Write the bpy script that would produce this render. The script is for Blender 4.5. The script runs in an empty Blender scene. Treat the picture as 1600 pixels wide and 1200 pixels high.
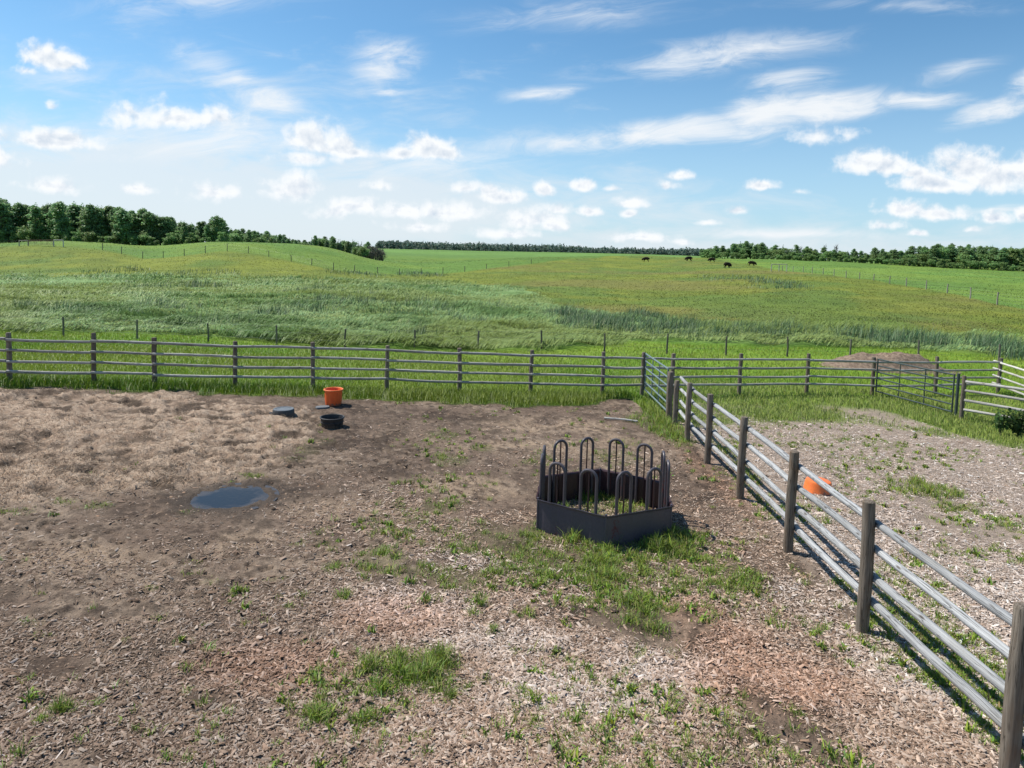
import bpy, math, random
import numpy as np
from mathutils import Matrix, Vector
C = bpy.context.scene
COL = C.collection
R = math.radians
random.seed(7)
rng = np.random.default_rng(11)

# ------------------------------------------------------------------ camera
H = 3.95                    # eye height: an upper window of the barn
PITCH, ROLL, FPX, CY = 4.2, .0265, 1067.0, 471.0
cam_d = bpy.data.cameras.new('camera')
cam = bpy.data.objects.new('camera', cam_d)
COL.objects.link(cam)
cam_d.sensor_width = 36.0
cam_d.lens = FPX / 1600 * 36
cam_d.shift_y = -(600 - CY) / 1600
cam_d.clip_start = .1
cam_d.clip_end = 20000
cam.matrix_world = Matrix.Translation((0, 0, H)) @ Matrix.Rotation(R(90 - PITCH), 4, 'X') @ Matrix.Rotation(ROLL, 4, 'Z')
C.camera = cam

# ------------------------------------------------------------------ exposure
C.view_settings.view_transform = 'Standard'
C.view_settings.look = 'None'
C.view_settings.gamma = 1
C.view_settings.use_curve_mapping = False
C.view_settings.exposure = 0.26
C.cycles.max_bounces = 6
C.cycles.transparent_max_bounces = 8
C.cycles.use_denoising = True

# ------------------------------------------------------------------ sun
SUN_EL = 55.0
SUN_DIR = Vector((-.90 * math.cos(R(SUN_EL)), .43 * math.cos(R(SUN_EL)), math.sin(R(SUN_EL)))).normalized()
sd = bpy.data.lights.new('sun', 'SUN')
sd.energy = 5.0
sd.angle = R(.53)
sd.color = (1.0, .95, .87)
sun = bpy.data.objects.new('sun', sd)
COL.objects.link(sun)
sun.location = (-30, 20, 40)
sun.rotation_euler = SUN_DIR.to_track_quat('Z', 'Y').to_euler()

# ------------------------------------------------------------------ small node helpers
def nd(nt, kind, ins=None, **props):
    n = nt.nodes.new(kind)
    for k, v in props.items():
        setattr(n, k, v)
    if ins:
        for k, v in ins.items():
            s = n.inputs[k]
            if isinstance(v, bpy.types.NodeSocket):
                nt.links.new(v, s)
            else:
                s.default_value = v
    return n
def mth(nt, op, a, b=None, c=None, clamp=False):
    ins = {0: a}
    if b is not None: ins[1] = b
    if c is not None: ins[2] = c
    n = nd(nt, 'ShaderNodeMath', ins, operation=op)
    n.use_clamp = clamp
    return n.outputs[0]
def vm(nt, op, a, b=None, c=None, out=0):
    ins = {0: a}
    if b is not None: ins[1] = b
    if c is not None: ins[2] = c
    n = nd(nt, 'ShaderNodeVectorMath', ins, operation=op)
    return n.outputs['Value' if out == 'v' else 0]
def sstep(nt, x, a, b):
    n = nd(nt, 'ShaderNodeMapRange', {'Value': x, 'From Min': a, 'From Max': b, 'To Min': 0.0, 'To Max': 1.0}, interpolation_type='SMOOTHSTEP')
    n.clamp = True
    return n.outputs[0]
def noise(nt, vec, scale, detail=4, rough=.55, dist=0.0, out='Fac'):
    return nd(nt, 'ShaderNodeTexNoise', {'Vector': vec, 'Scale': scale, 'Detail': detail, 'Roughness': rough, 'Distortion': dist}).outputs[out]
def mixc(nt, f, a, b, mode='MIX'):
    n = nd(nt, 'ShaderNodeMix', data_type='RGBA', blend_type=mode)
    for i, v in ((0, f), (6, a), (7, b)):
        if isinstance(v, bpy.types.NodeSocket):
            nt.links.new(v, n.inputs[i])
        else:
            n.inputs[i].default_value = v if i == 0 else (tuple(v) + (1,))[:4]
    return n.outputs[2]

# ------------------------------------------------------------------ picture ray -> direction (used to work out where things stand)
def ray(px, py):
    c = ((px - 800) / FPX, (CY - py) / FPX, -1.0)
    cr, sr = math.cos(ROLL), math.sin(ROLL)
    c = (c[0] * cr - c[1] * sr, c[0] * sr + c[1] * cr, c[2])
    a = R(90 - PITCH); ca, sa = math.cos(a), math.sin(a)
    return (c[0], c[1] * ca - c[2] * sa, c[1] * sa + c[2] * ca)

# ------------------------------------------------------------------ sky: blue air, high cirrus, fair-weather cumulus
def make_world():
    w = bpy.data.worlds.new('World')
    C.world = w
    w.use_nodes = True
    nt = w.node_tree
    nt.nodes.clear()
    out = nd(nt, 'ShaderNodeOutputWorld')
    bg = nd(nt, 'ShaderNodeBackground', {'Strength': .1})
    nt.links.new(bg.outputs[0], out.inputs[0])
    sky = nd(nt, 'ShaderNodeTexSky', sky_type='NISHITA', sun_disc=False, sun_elevation=R(SUN_EL),
             sun_rotation=math.atan2(SUN_DIR.x, SUN_DIR.y), air_density=1.0, dust_density=.6, ozone_density=1.6, altitude=600)
    d = nd(nt, 'ShaderNodeTexCoord').outputs['Generated']
    s = nd(nt, 'ShaderNodeSeparateXYZ', {0: d})
    yy = mth(nt, 'MAXIMUM', mth(nt, 'ABSOLUTE', s.outputs[1]), .18)
    p = nd(nt, 'ShaderNodeCombineXYZ', {0: mth(nt, 'DIVIDE', s.outputs[0], yy), 1: mth(nt, 'DIVIDE', s.outputs[2], yy), 2: 0.0}).outputs[0]
    # gently curled coordinates
    wn = noise(nt, p, 9.0, 3, .5, out='Color')
    pw = vm(nt, 'MULTIPLY_ADD', wn, (.035, .022, 0), p)
    pw = vm(nt, 'ADD', pw, (-.0175, -.011, 0))
    def cp(px, py):
        r = ray(px, py)
        return r[0] / r[1], r[2] / r[1]
    def lumps(lst, src, grow=1.0):
        acc = None
        for e in lst:
            px, py, rx, ry = e[:4]
            st = e[4] if len(e) > 4 else 1.0
            ang = R(e[5]) if len(e) > 5 else 0
            x, y = cp(px, py)
            ix, iy = FPX / (rx * grow), FPX / (ry * grow)
            if ang:
                v = vm(nt, 'SUBTRACT', src, (x, y, 0))
                v = nd(nt, 'ShaderNodeVectorRotate', {'Vector': v, 'Angle': -ang}, rotation_type='Z_AXIS').outputs[0]
                v = vm(nt, 'MULTIPLY', v, (ix, iy, 0))
            else:
                v = vm(nt, 'MULTIPLY_ADD', src, (ix, iy, 0), (-x * ix, -y * iy, 0))
                v = vm(nt, 'MAXIMUM', v, vm(nt, 'MULTIPLY', v, (-1, -1.6, 1)))
            ln = vm(nt, 'LENGTH', v, out='v')
            q = mth(nt, 'MULTIPLY_ADD', ln, -st, st)
            acc = q if acc is None else mth(nt, 'MAXIMUM', acc, q)
        return acc
    cumulus = [(75, 92, 50, 30), (95, 100, 40, 24), (40, 112, 24, 10, .6), (82, 168, 15, 10, .6), (75, 222, 85, 18), (95, 215, 55, 17),
        (490, 222, 48, 36), (525, 235, 55, 24), (480, 250, 50, 16, .8), (555, 242, 32, 12), (664, 236, 46, 28), (690, 243, 38, 18), (630, 242, 32, 12),
        (215, 182, 55, 30, .7), (275, 188, 95, 24, .75), (340, 185, 26, 20, .7),
        (455, 296, 44, 30, .9), (335, 303, 46, 22, .75), (90, 292, 60, 16, .7), (215, 296, 32, 11, .7), (595, 290, 34, 12, .6),
        (785, 308, 46, 17), (730, 297, 28, 13, .8), (765, 300, 26, 13, .8), (850, 298, 20, 14, .9), (910, 292, 30, 14, 1), (957, 297, 13, 6, .6),
        (925, 329, 28, 11, .9), (985, 320, 26, 14, .9), (982, 336, 17, 8, .8), (870, 325, 26, 12, .7), (830, 345, 70, 26, .8), (858, 352, 36, 18, .8),
        (700, 332, 80, 20, .75), (560, 324, 70, 20, .75), (640, 330, 60, 20, .75), (520, 330, 30, 20, .7), (790, 365, 60, 12, .7), (660, 355, 60, 12, .6),
        (1040, 290, 20, 11, .8), (1062, 274, 24, 11, .75), (1194, 292, 28, 12, 1), (1152, 328, 24, 11, .95), (1105, 345, 20, 6, .6), (1250, 302, 16, 6, .5),
        (1350, 255, 46, 30), (1385, 260, 46, 26), (1430, 272, 30, 14, .8), (1470, 288, 80, 22), (1510, 268, 70, 40), (1560, 278, 70, 34), (1610, 268, 50, 34),
        (1420, 330, 50, 20, .9), (1460, 335, 62, 18, .9), (1555, 340, 38, 16), (1605, 338, 22, 20), (1385, 354, 36, 10, .7), (1437, 366, 22, 8, .7), (1520, 360, 16, 6, .6),
        (1010, 373, 60, 12, .65), (1060, 378, 30, 8, .6), (1280, 212, 50, 26, .5), (-60, 250, 90, 30), (1700, 220, 90, 34), (1780, 320, 90, 24), (-90, 150, 70, 30)]
    cirrus = [(1080, 205, 210, 36, 1, 5), (1190, 185, 140, 50, 1, 16), (1300, 165, 150, 36, 1, 10), (1430, 153, 130, 20, .9, 3), (1000, 212, 140, 22, .9, 3), (1230, 130, 110, 40, .6, 12),
        (1275, 215, 60, 26, .5, 10), (1560, 168, 110, 28, 1, 18), (1620, 130, 70, 34, .9, 20), (605, 100, 90, 60, .75, 12), (600, 142, 70, 13, .6, 2), (850, 145, 100, 18, .7, 8),
        (880, 222, 260, 36, .6, 4), (425, 158, 110, 40, .75, -12), (350, 115, 160, 50, .55, -24), (1120, 86, 300, 44, .65, 8), (960, 100, 160, 26, .45, 12),
        (300, 210, 360, 60, .6, 3), (680, 255, 300, 40, .5, 3), (1230, 365, 280, 18, .6, 0), (1490, 112, 110, 26, .5, 15), (1570, 325, 110, 14, .6, 6), (120, 130, 160, 40, .4, -8),
        (300, 0, 300, 40, .45, 5), (900, 20, 300, 40, .45, 5), (1400, 10, 300, 30, .4, 0)]
    e1 = lumps(cumulus, pw, 1.12)
    n1 = noise(nt, pw, 34.0, 8, .55, .1)
    n1b = noise(nt, vm(nt, 'ADD', pw, (-.007, .011, 0)), 34.0, 8, .55, .1)
    # the billows fill out where the lump is thick and break up at its rim
    dens = mth(nt, 'ADD', e1, mth(nt, 'MULTIPLY', mth(nt, 'SUBTRACT', n1, .465), 1.6))
    m1 = sstep(nt, dens, .0, .70)
    soft = sstep(nt, mth(nt, 'ADD', e1, mth(nt, 'MULTIPLY', mth(nt, 'SUBTRACT', n1, .5), .8)), -.12, .9)
    m1 = mth(nt, 'MAXIMUM', m1, mth(nt, 'MULTIPLY', soft, .5))
    relief = mth(nt, 'MULTIPLY', mth(nt, 'SUBTRACT', n1, n1b), 3.2)
    thick = sstep(nt, dens, .45, 1.15)
    lit = mth(nt, 'ADD', mth(nt, 'SUBTRACT', .95, mth(nt, 'MULTIPLY', thick, .6)), relief, clamp=True)
    ccol = mixc(nt, lit, (5.1, 5.9, 6.9), (8.15, 8.35, 8.55))
    e2 = lumps(cirrus, pw)
    pr = nd(nt, 'ShaderNodeVectorRotate', {'Vector': p, 'Angle': R(-9)}, rotation_type='Z_AXIS').outputs[0]
    ps = vm(nt, 'MULTIPLY_ADD', wn, (.10, .05, 0), vm(nt, 'MULTIPLY', pr, (1.0, 4.2, 1)))
    n2 = noise(nt, ps, 7.0, 12, .66, .8)
    d2 = mth(nt, 'ADD', e2, mth(nt, 'MULTIPLY', mth(nt, 'SUBTRACT', n2, .52), 2.3))
    m2 = mth(nt, 'MULTIPLY', sstep(nt, d2, -.15, 1.0), sstep(nt, e2, .0, .55))
    m2 = mth(nt, 'MULTIPLY', m2, .95, clamp=True)
    # milky low veil, thicker to the left
    veil = lumps([(180, 330, 700, 170, 1.0), (560, 335, 460, 100, .95), (-300, 320, 700, 180, 1.0), (1100, 400, 1000, 80, .55), (330, 200, 520, 130, .22), (800, 335, 560, 90, .45)], p)
    n3 = noise(nt, vm(nt, 'MULTIPLY', p, (1, 3.4, 1)), 8.0, 8, .62, .5)
    m3 = mth(nt, 'MULTIPLY', sstep(nt, mth(nt, 'ADD', veil, mth(nt, 'MULTIPLY', mth(nt, 'SUBTRACT', n3, .5), 1.0)), -.02, .55), .76)
    tint = mixc(nt, 1.0, sky.outputs[0], (.72, 1.05, 1.16), 'MULTIPLY')
    pale = mth(nt, 'MULTIPLY', sstep(nt, mth(nt, 'ABSOLUTE', s.outputs[2]), .30, -.02), .62)
    base = mixc(nt, pale, tint, (4.7, 6.2, 7.9))
    c = mixc(nt, m3, base, (6.75, 7.2, 7.6))
    c = mixc(nt, m2, c, (7.7, 7.95, 8.2))
    c = mixc(nt, m1, c, ccol)
    nt.links.new(c, bg.inputs[0])
make_world()

# ------------------------------------------------------------------ noise in numpy
def hash2(ix, iy, seed):
    h = (ix.astype(np.int64) * 374761393 + iy.astype(np.int64) * 668265263 + seed * 974634541) & 0xFFFFFFFF
    h = ((h ^ (h >> 13)) * 1274126177) & 0xFFFFFFFF
    h = h ^ (h >> 16)
    return (h & 0xFFFFFF).astype(np.float64) / 0xFFFFFF
def vnoise(x, y, seed=0):
    ix, iy = np.floor(x), np.floor(y)
    fx, fy = x - ix, y - iy
    fx = fx * fx * fx * (fx * (fx * 6 - 15) + 10); fy = fy * fy * fy * (fy * (fy * 6 - 15) + 10)
    a, b = hash2(ix, iy, seed), hash2(ix + 1, iy, seed)
    c, d = hash2(ix, iy + 1, seed), hash2(ix + 1, iy + 1, seed)
    return (a * (1 - fx) + b * fx) * (1 - fy) + (c * (1 - fx) + d * fx) * fy
def fbm(x, y, scale, octv=4, seed=0, gain=.5):
    s = 0; a = 1; t = 0
    for o in range(octv):
        f = scale * 2 ** o
        ca, sa = math.cos(.7 * o + .4), math.sin(.7 * o + .4)
        s = s + a * vnoise((x * ca - y * sa) * f + 17.3 * o, (x * sa + y * ca) * f - 9.1 * o, seed + o); t += a; a *= gain
    return s / t
def smooth(x, a, b):
    t = np.clip((x - a) / (b - a), 0, 1)
    return t * t * (3 - 2 * t)

# ------------------------------------------------------------------ the lie of the land
def zplane(X, Y):
    return -.0305 * np.clip(Y, -20, 60) - .028 * np.clip(X, -26, 26)
COLS = {   # seen along each bearing: (distance, picture height)
    0: [(36, 523), (70, 455), (104, 431), (130, 405), (155, 383), (220, 382), (420, 377), (1000, 373), (3000, 372)],
    100: [(36, 527), (70, 457), (104, 432), (130, 404), (152, 382), (220, 383), (420, 379), (1000, 375)],
    245: [(36, 532), (70, 460), (104, 434), (135, 408), (150, 399), (172, 387), (220, 385)],
    310: [(36, 534), (104, 435), (130, 409), (150, 391), (170, 382), (220, 384)],
    200: [(36, 530), (70, 459), (104, 433), (135, 407), (150, 391), (168, 385), (220, 384), (420, 380), (1000, 377), (3000, 377)],
    400: [(36, 537), (70, 463), (104, 436), (130, 412), (160, 384), (185, 380), (250, 386), (420, 384), (1000, 381), (3000, 382)],
    520: [(36, 542), (104, 438), (140, 418), (175, 393), (195, 390), (250, 394), (420, 390), (1000, 385)],
    600: [(36, 545), (70, 466), (104, 444), (150, 424), (190, 412), (240, 408), (330, 403), (500, 393), (1000, 388), (3000, 387)],
    800: [(36, 548), (70, 477), (90, 458), (150, 428), (225, 408), (270, 404), (330, 405), (420, 401), (600, 395), (1000, 393), (3000, 392)],
    1000: [(36, 552), (55, 508), (80, 472), (150, 431), (250, 411), (310, 400), (420, 404), (600, 400), (1000, 397), (3000, 397)],
    1200: [(36, 556), (50, 518), (80, 466), (150, 429), (230, 414), (300, 407), (420, 407), (1000, 403), (3000, 403)],
    1400: [(36, 562), (48, 528), (80, 470), (130, 440), (200, 424), (270, 415), (420, 412), (1000, 409), (3000, 408)],
    1600: [(36, 570), (46, 540), (80, 476), (130, 446), (200, 433), (260, 425), (420, 419), (1000, 414), (3000, 413)]}
cpts = []
for px, lst in COLS.items():
    for Y, py in lst:
        r = ray(px, py)
        t = Y / r[1]
        cpts.append((r[0] / r[1], math.log(Y), H + t * r[2]))
    r = ray(px, 600); u = r[0] / r[1]
    for Y in (17, 21, 25):
        cpts.append((u, math.log(Y), float(zplane(u * Y, Y))))
cpts = np.array(cpts)
def tk(d2):
    return .5 * d2 * np.log(d2 + 1e-12)
_n = len(cpts)
_P = np.c_[cpts[:, 0] * 1.6, cpts[:, 1]]
_K = tk(((_P[:, None] - _P[None]) ** 2).sum(-1)) + np.eye(_n) * 2e-4
_A = np.block([[_K, np.c_[np.ones(_n), _P]], [np.c_[np.ones(_n), _P].T, np.zeros((3, 3))]])
_W = np.linalg.solve(_A, np.r_[cpts[:, 2], 0, 0, 0])
def ztps(X, Y):
    Y = np.clip(Y, 14, 3000)
    q = np.c_[np.clip(X / Y, -.95, .95) * 1.6, np.log(Y)]
    o = np.empty(len(q))
    for i in range(0, len(q), 60000):
        b = q[i:i + 60000]
        d2 = ((b[:, None] - _P[None]) ** 2).sum(-1)
        o[i:i + 60000] = tk(d2) @ _W[:_n] + _W[_n] + b @ _W[_n + 1:]
    return o
def ground_z(X, Y):
    X = np.atleast_1d(np.asarray(X, float)); Y = np.atleast_1d(np.asarray(Y, float))
    z = zplane(X, Y)
    m = Y > 20
    if m.any():
        w = smooth(Y[m], 22, 32)
        z[m] = z[m] * (1 - w) + ztps(X[m], Y[m]) * w
        z[m] += (fbm(X[m], Y[m], .022, 2, 140) - .5) * 1.5 * smooth(Y[m], 85, 130) * (1 - smooth(Y[m], 500, 900))
    return z
def at(px, py, dz=0.0):
    """the spot on the ground that is seen there"""
    r = ray(px, py)
    Ys = np.geomspace(3, 2500, 900)
    X = r[0] / r[1] * Ys
    zr = H + r[2] / r[1] * Ys
    f = zr - (ground_z(X, Ys) + dz)
    k = np.argmax(f < 0) if (f < 0).any() else len(f) - 1
    k = max(k, 1)
    a = f[k - 1] / (f[k - 1] - f[k] + 1e-12)
    a = min(max(a, 0), 1)
    Y = Ys[k - 1] * (1 - a) + Ys[k] * a
    x = r[0] / r[1] * Y
    return Vector((x, Y, float(ground_z(x, Y)[0])))
def gv(x, y, dz=0.0):
    return Vector((x, y, float(ground_z(x, y)[0]) + dz))
def on(px, Y):
    """a spot at a known distance along a bearing"""
    py = 500
    for _ in range(6):
        r = ray(px, py); x = r[0] / r[1] * Y
        z = float(ground_z(x, Y)[0])
        py -= ((H + r[2] / r[1] * Y) - z) / Y * FPX * -1
    r = ray(px, py)
    return gv(r[0] / r[1] * Y, Y)

# ------------------------------------------------------------------ mesh helpers
def tag(o, label=None, cat=None, group=None, kind=None):
    if label: o['label'] = label
    if cat: o['category'] = cat
    if group: o['group'] = group
    if kind: o['kind'] = kind
    return o
def empty(name, loc, rz=0.0):
    o = bpy.data.objects.new(name, None)
    o.empty_display_size = .2
    COL.objects.link(o)
    o.location = loc
    o.rotation_euler = (0, 0, rz)
    return o
class MB:
    def __init__(s): s.v, s.f = [], []
    def add(s, v, f):
        o = len(s.v)
        s.v += [tuple(p) for p in v]
        s.f += [tuple(i + o for i in q) for q in f]
        return s
    def tube(s, pts, rad, seg=10, caps=True, flat=0.0):
        pts = [Vector(p) for p in pts]
        n = len(pts)
        rad = rad if isinstance(rad, (list, tuple)) else [rad] * n
        t0 = (pts[1] - pts[0]).normalized()
        up = Vector((0, 0, 1)) if abs(t0.z) < .9 else Vector((0, 1, 0))
        a = t0.cross(up).normalized()
        V, F = [], []
        for i, p in enumerate(pts):
            t = (pts[min(i + 1, n - 1)] - pts[max(i - 1, 0)]).normalized()
            a = (a - t * a.dot(t)).normalized()
            b = t.cross(a)
            for k in range(seg):
                th = 2 * math.pi * k / seg
                V.append(p + (a * math.cos(th) + b * math.sin(th)) * rad[i])
        for i in range(n - 1):
            for k in range(seg):
                k2 = (k + 1) % seg
                F.append((i * seg + k, i * seg + k2, (i + 1) * seg + k2, (i + 1) * seg + k))
        if caps:
            F.append(tuple(range(seg))[::-1]); F.append(tuple(range((n - 1) * seg, n * seg)))
        return s.add(V, F)
    def box(s, lo, hi, M=None):
        V = [Vector((x, y, z)) for x in (lo[0], hi[0]) for y in (lo[1], hi[1]) for z in (lo[2], hi[2])]
        if M: V = [M @ p for p in V]
        return s.add(V, [(0, 1, 3, 2), (4, 6, 7, 5), (0, 4, 5, 1), (2, 3, 7, 6), (0, 2, 6, 4), (1, 5, 7, 3)])
    def lathe(s, prof, seg=32, fn=None):
        V, F = [], []
        for (r, z) in prof:
            for k in range(seg):
                th = 2 * math.pi * k / seg
                rr = r * (fn(th, z) if fn else 1)
                V.append((rr * math.cos(th), rr * math.sin(th), z))
        for i in range(len(prof) - 1):
            for k in range(seg):
                k2 = (k + 1) % seg
                F.append((i * seg + k, i * seg + k2, (i + 1) * seg + k2, (i + 1) * seg + k))
        F.append(tuple(range(seg))[::-1]); F.append(tuple(range((len(prof) - 1) * seg, len(prof) * seg)))
        return s.add(V, F)
    def build(s, name, mat, parent=None, smooth=True, loc=None, sharp=35):
        me = bpy.data.meshes.new(name)
        me.from_pydata(s.v, [], s.f)
        me.materials.append(mat)
        if smooth:
            me.polygons.foreach_set('use_smooth', [True] * len(me.polygons))
            me.set_sharp_from_angle(angle=R(sharp))
        me.update()
        o = bpy.data.objects.new(name, me)
        COL.objects.link(o)
        if parent: o.parent = parent
        if loc is not None: o.location = loc
        return o
def bigmesh(name, V, loops, totals, mat, col=None, smooth=False, parent=None):
    me = bpy.data.meshes.new(name)
    V = np.ascontiguousarray(V, np.float32)
    me.vertices.add(len(V)); me.vertices.foreach_set('co', V.ravel())
    me.loops.add(len(loops)); me.loops.foreach_set('vertex_index', np.ascontiguousarray(loops, np.int32))
    st = np.r_[0, np.cumsum(totals)[:-1]].astype(np.int32)
    me.polygons.add(len(totals)); me.polygons.foreach_set('loop_start', st)
    if smooth: me.polygons.foreach_set('use_smooth', np.ones(len(totals), bool))
    me.update(calc_edges=True)
    if col is not None:
        a = me.color_attributes.new('col', 'FLOAT_COLOR', 'POINT')
        a.data.foreach_set('color', np.c_[col, np.ones(len(col))].astype(np.float32).ravel())
    me.materials.append(mat)
    o = bpy.data.objects.new(name, me)
    COL.objects.link(o)
    if parent: o.parent = parent
    return o
def blades(P, h, w, col, lean=.35, wind=(0, 0), droop=.25, rg=rng):
    """one tapered bent blade per row of P -> arrays for bigmesh"""
    n = len(P)
    th = rg.uniform(0, 2 * np.pi, n)
    d = np.c_[np.cos(th), np.sin(th)]
    ld = rg.uniform(0, 2 * np.pi, n)
    L = np.c_[np.cos(ld), np.sin(ld)] * (rg.uniform(.1, 1, n) * lean)[:, None] + np.array(wind)
    h = np.asarray(h); w = np.asarray(w)
    V = np.empty((n, 5, 3))
    side = np.c_[d, np.zeros(n)] * (w / 2)[:, None]
    V[:, 0] = P - side; V[:, 1] = P + side
    mid = P + np.c_[L * (h * .42)[:, None], h * .58]
    V[:, 2] = mid - side * .8; V[:, 3] = mid + side * .8
    V[:, 4] = P + np.c_[L * (h * 1.15)[:, None], h * (1 - droop * rg.uniform(0, 1, n) * np.clip(np.hypot(L[:, 0], L[:, 1]) * 1.6, 0, 1.6))]
    b = (np.arange(n) * 5)[:, None]
    loops = (b + np.array([0, 1, 3, 2, 2, 3, 4])).ravel()
    return V.reshape(-1, 3), loops, np.tile([4, 3], n), np.repeat(col, 5, axis=0)
def hsv_jit(base, n, dv=.25, dh=.12, rg=rng):
    """albedos spread round a base colour"""
    b = np.array(base)[None] * (1 + rg.normal(0, dv, n))[:, None].clip(.35, 1.9)
    t = rg.normal(0, dh, n)
    b[:, 0] *= 1 + t * 1.5; b[:, 2] *= 1 - t
    return b.clip(.004, .9)

# ------------------------------------------------------------------ materials
def mat(name):
    m = bpy.data.materials.new(name)
    m.use_nodes = True
    nt = m.node_tree
    b = nt.nodes['Principled BSDF']
    return m, nt, b
def leaf_mat(name, trans=.3, rough=.5, gain=1.0, up=0.0):
    m, nt, b = mat(name)
    o = nt.nodes['Material Output']
    at_ = nd(nt, 'ShaderNodeAttribute', attribute_name='col')
    oi = nd(nt, 'ShaderNodeObjectInfo').outputs['Random']
    c = nd(nt, 'ShaderNodeHueSaturation', {'Hue': mth(nt, 'MULTIPLY_ADD', oi, .03, .485), 'Saturation': 1.0,
            'Value': mth(nt, 'MULTIPLY_ADD', oi, .3 * gain, .85 * gain), 'Color': at_.outputs[0]}).outputs[0]
    nt.links.new(c, b.inputs['Base Color'])
    b.inputs['Roughness'].default_value = rough
    b.inputs['Specular IOR Level'].default_value = .3
    tr = nd(nt, 'ShaderNodeBsdfTranslucent', {'Color': c})
    if up:
        g = nd(nt, 'ShaderNodeNewGeometry').outputs['Normal']
        nn = vm(nt, 'NORMALIZE', vm(nt, 'MULTIPLY_ADD', g, (1 - up,) * 3, (0, 0, up)))
        nt.links.new(nn, b.inputs['Normal'])
    mx = nd(nt, 'ShaderNodeMixShader', {0: trans, 1: b.outputs[0], 2: tr.outputs[0]})
    nt.links.new(mx.outputs[0], o.inputs[0])
    return m
M = {}
M['grass'] = leaf_mat('grass_blades', .3, .55, 1.0, .6)
M['reed'] = leaf_mat('reed_blades', .25, .6, 1.0, .6)
M['leaf'] = leaf_mat('tree_leaves', .5, .55, 1.2, .3)
def ground_mat():
    m, nt, b = mat('earth_and_turf')
    a = nd(nt, 'ShaderNodeAttribute', attribute_name='col').outputs[0]
    k = nd(nt, 'ShaderNodeAttribute', attribute_name='near').outputs['Fac']
    p = nd(nt, 'ShaderNodeTexCoord').outputs['Object']
    f1 = noise(nt, p, 38, 6, .65)
    f2 = noise(nt, p, 9, 5, .6)
    f3 = noise(nt, p, .9, 6, .65)
    f4 = noise(nt, p, 120, 2, .6)
    near = mth(nt, 'ADD', mth(nt, 'MULTIPLY', mth(nt, 'SUBTRACT', f1, .5), 1.7), mth(nt, 'MULTIPLY', mth(nt, 'SUBTRACT', f4, .5), 1.0))
    near = mth(nt, 'ADD', near, mth(nt, 'MULTIPLY', mth(nt, 'SUBTRACT', f2, .5), .9))
    far = mth(nt, 'ADD', mth(nt, 'MULTIPLY', mth(nt, 'SUBTRACT', f3, .5), .8), mth(nt, 'MULTIPLY', mth(nt, 'SUBTRACT', noise(nt, p, .22, 5, .6), .5), .7))
    v = mth(nt, 'ADD', mth(nt, 'MULTIPLY', near, k), mth(nt, 'MULTIPLY', far, mth(nt, 'SUBTRACT', 1.0, k)))
    v = mth(nt, 'MAXIMUM', mth(nt, 'ADD', v, 1.0), .25)
    c = vm(nt, 'SCALE', a)
    nt.links.new(v, c.node.inputs['Scale'])
    nt.links.new(c, b.inputs['Base Color'])
    b.inputs['Roughness'].default_value = .9
    b.inputs['Specular IOR Level'].default_value = .15
    hgt = mth(nt, 'ADD', mth(nt, 'MULTIPLY', f1, .035), mth(nt, 'ADD', mth(nt, 'MULTIPLY', f2, .07), mth(nt, 'MULTIPLY', f4, .008)))
    hgt = mth(nt, 'ADD', mth(nt, 'MULTIPLY', hgt, k), mth(nt, 'MULTIPLY', f3, mth(nt, 'MULTIPLY', mth(nt, 'SUBTRACT', 1.0, k), .18)))
    bp = nd(nt, 'ShaderNodeBump', {'Strength': .7, 'Distance': 1.0, 'Height': hgt})
    nt.links.new(bp.outputs[0], b.inputs['Normal'])
    return m
M['ground'] = ground_mat()
def chip_mat(name, rough=.8):
    m, nt, b = mat(name)
    a = nd(nt, 'ShaderNodeAttribute', attribute_name='col').outputs[0]
    nt.links.new(a, b.inputs['Base Color'])
    b.inputs['Roughness'].default_value = rough
    b.inputs['Specular IOR Level'].default_value = .2
    return m
M['chip'] = chip_mat('wood_chips')
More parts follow.
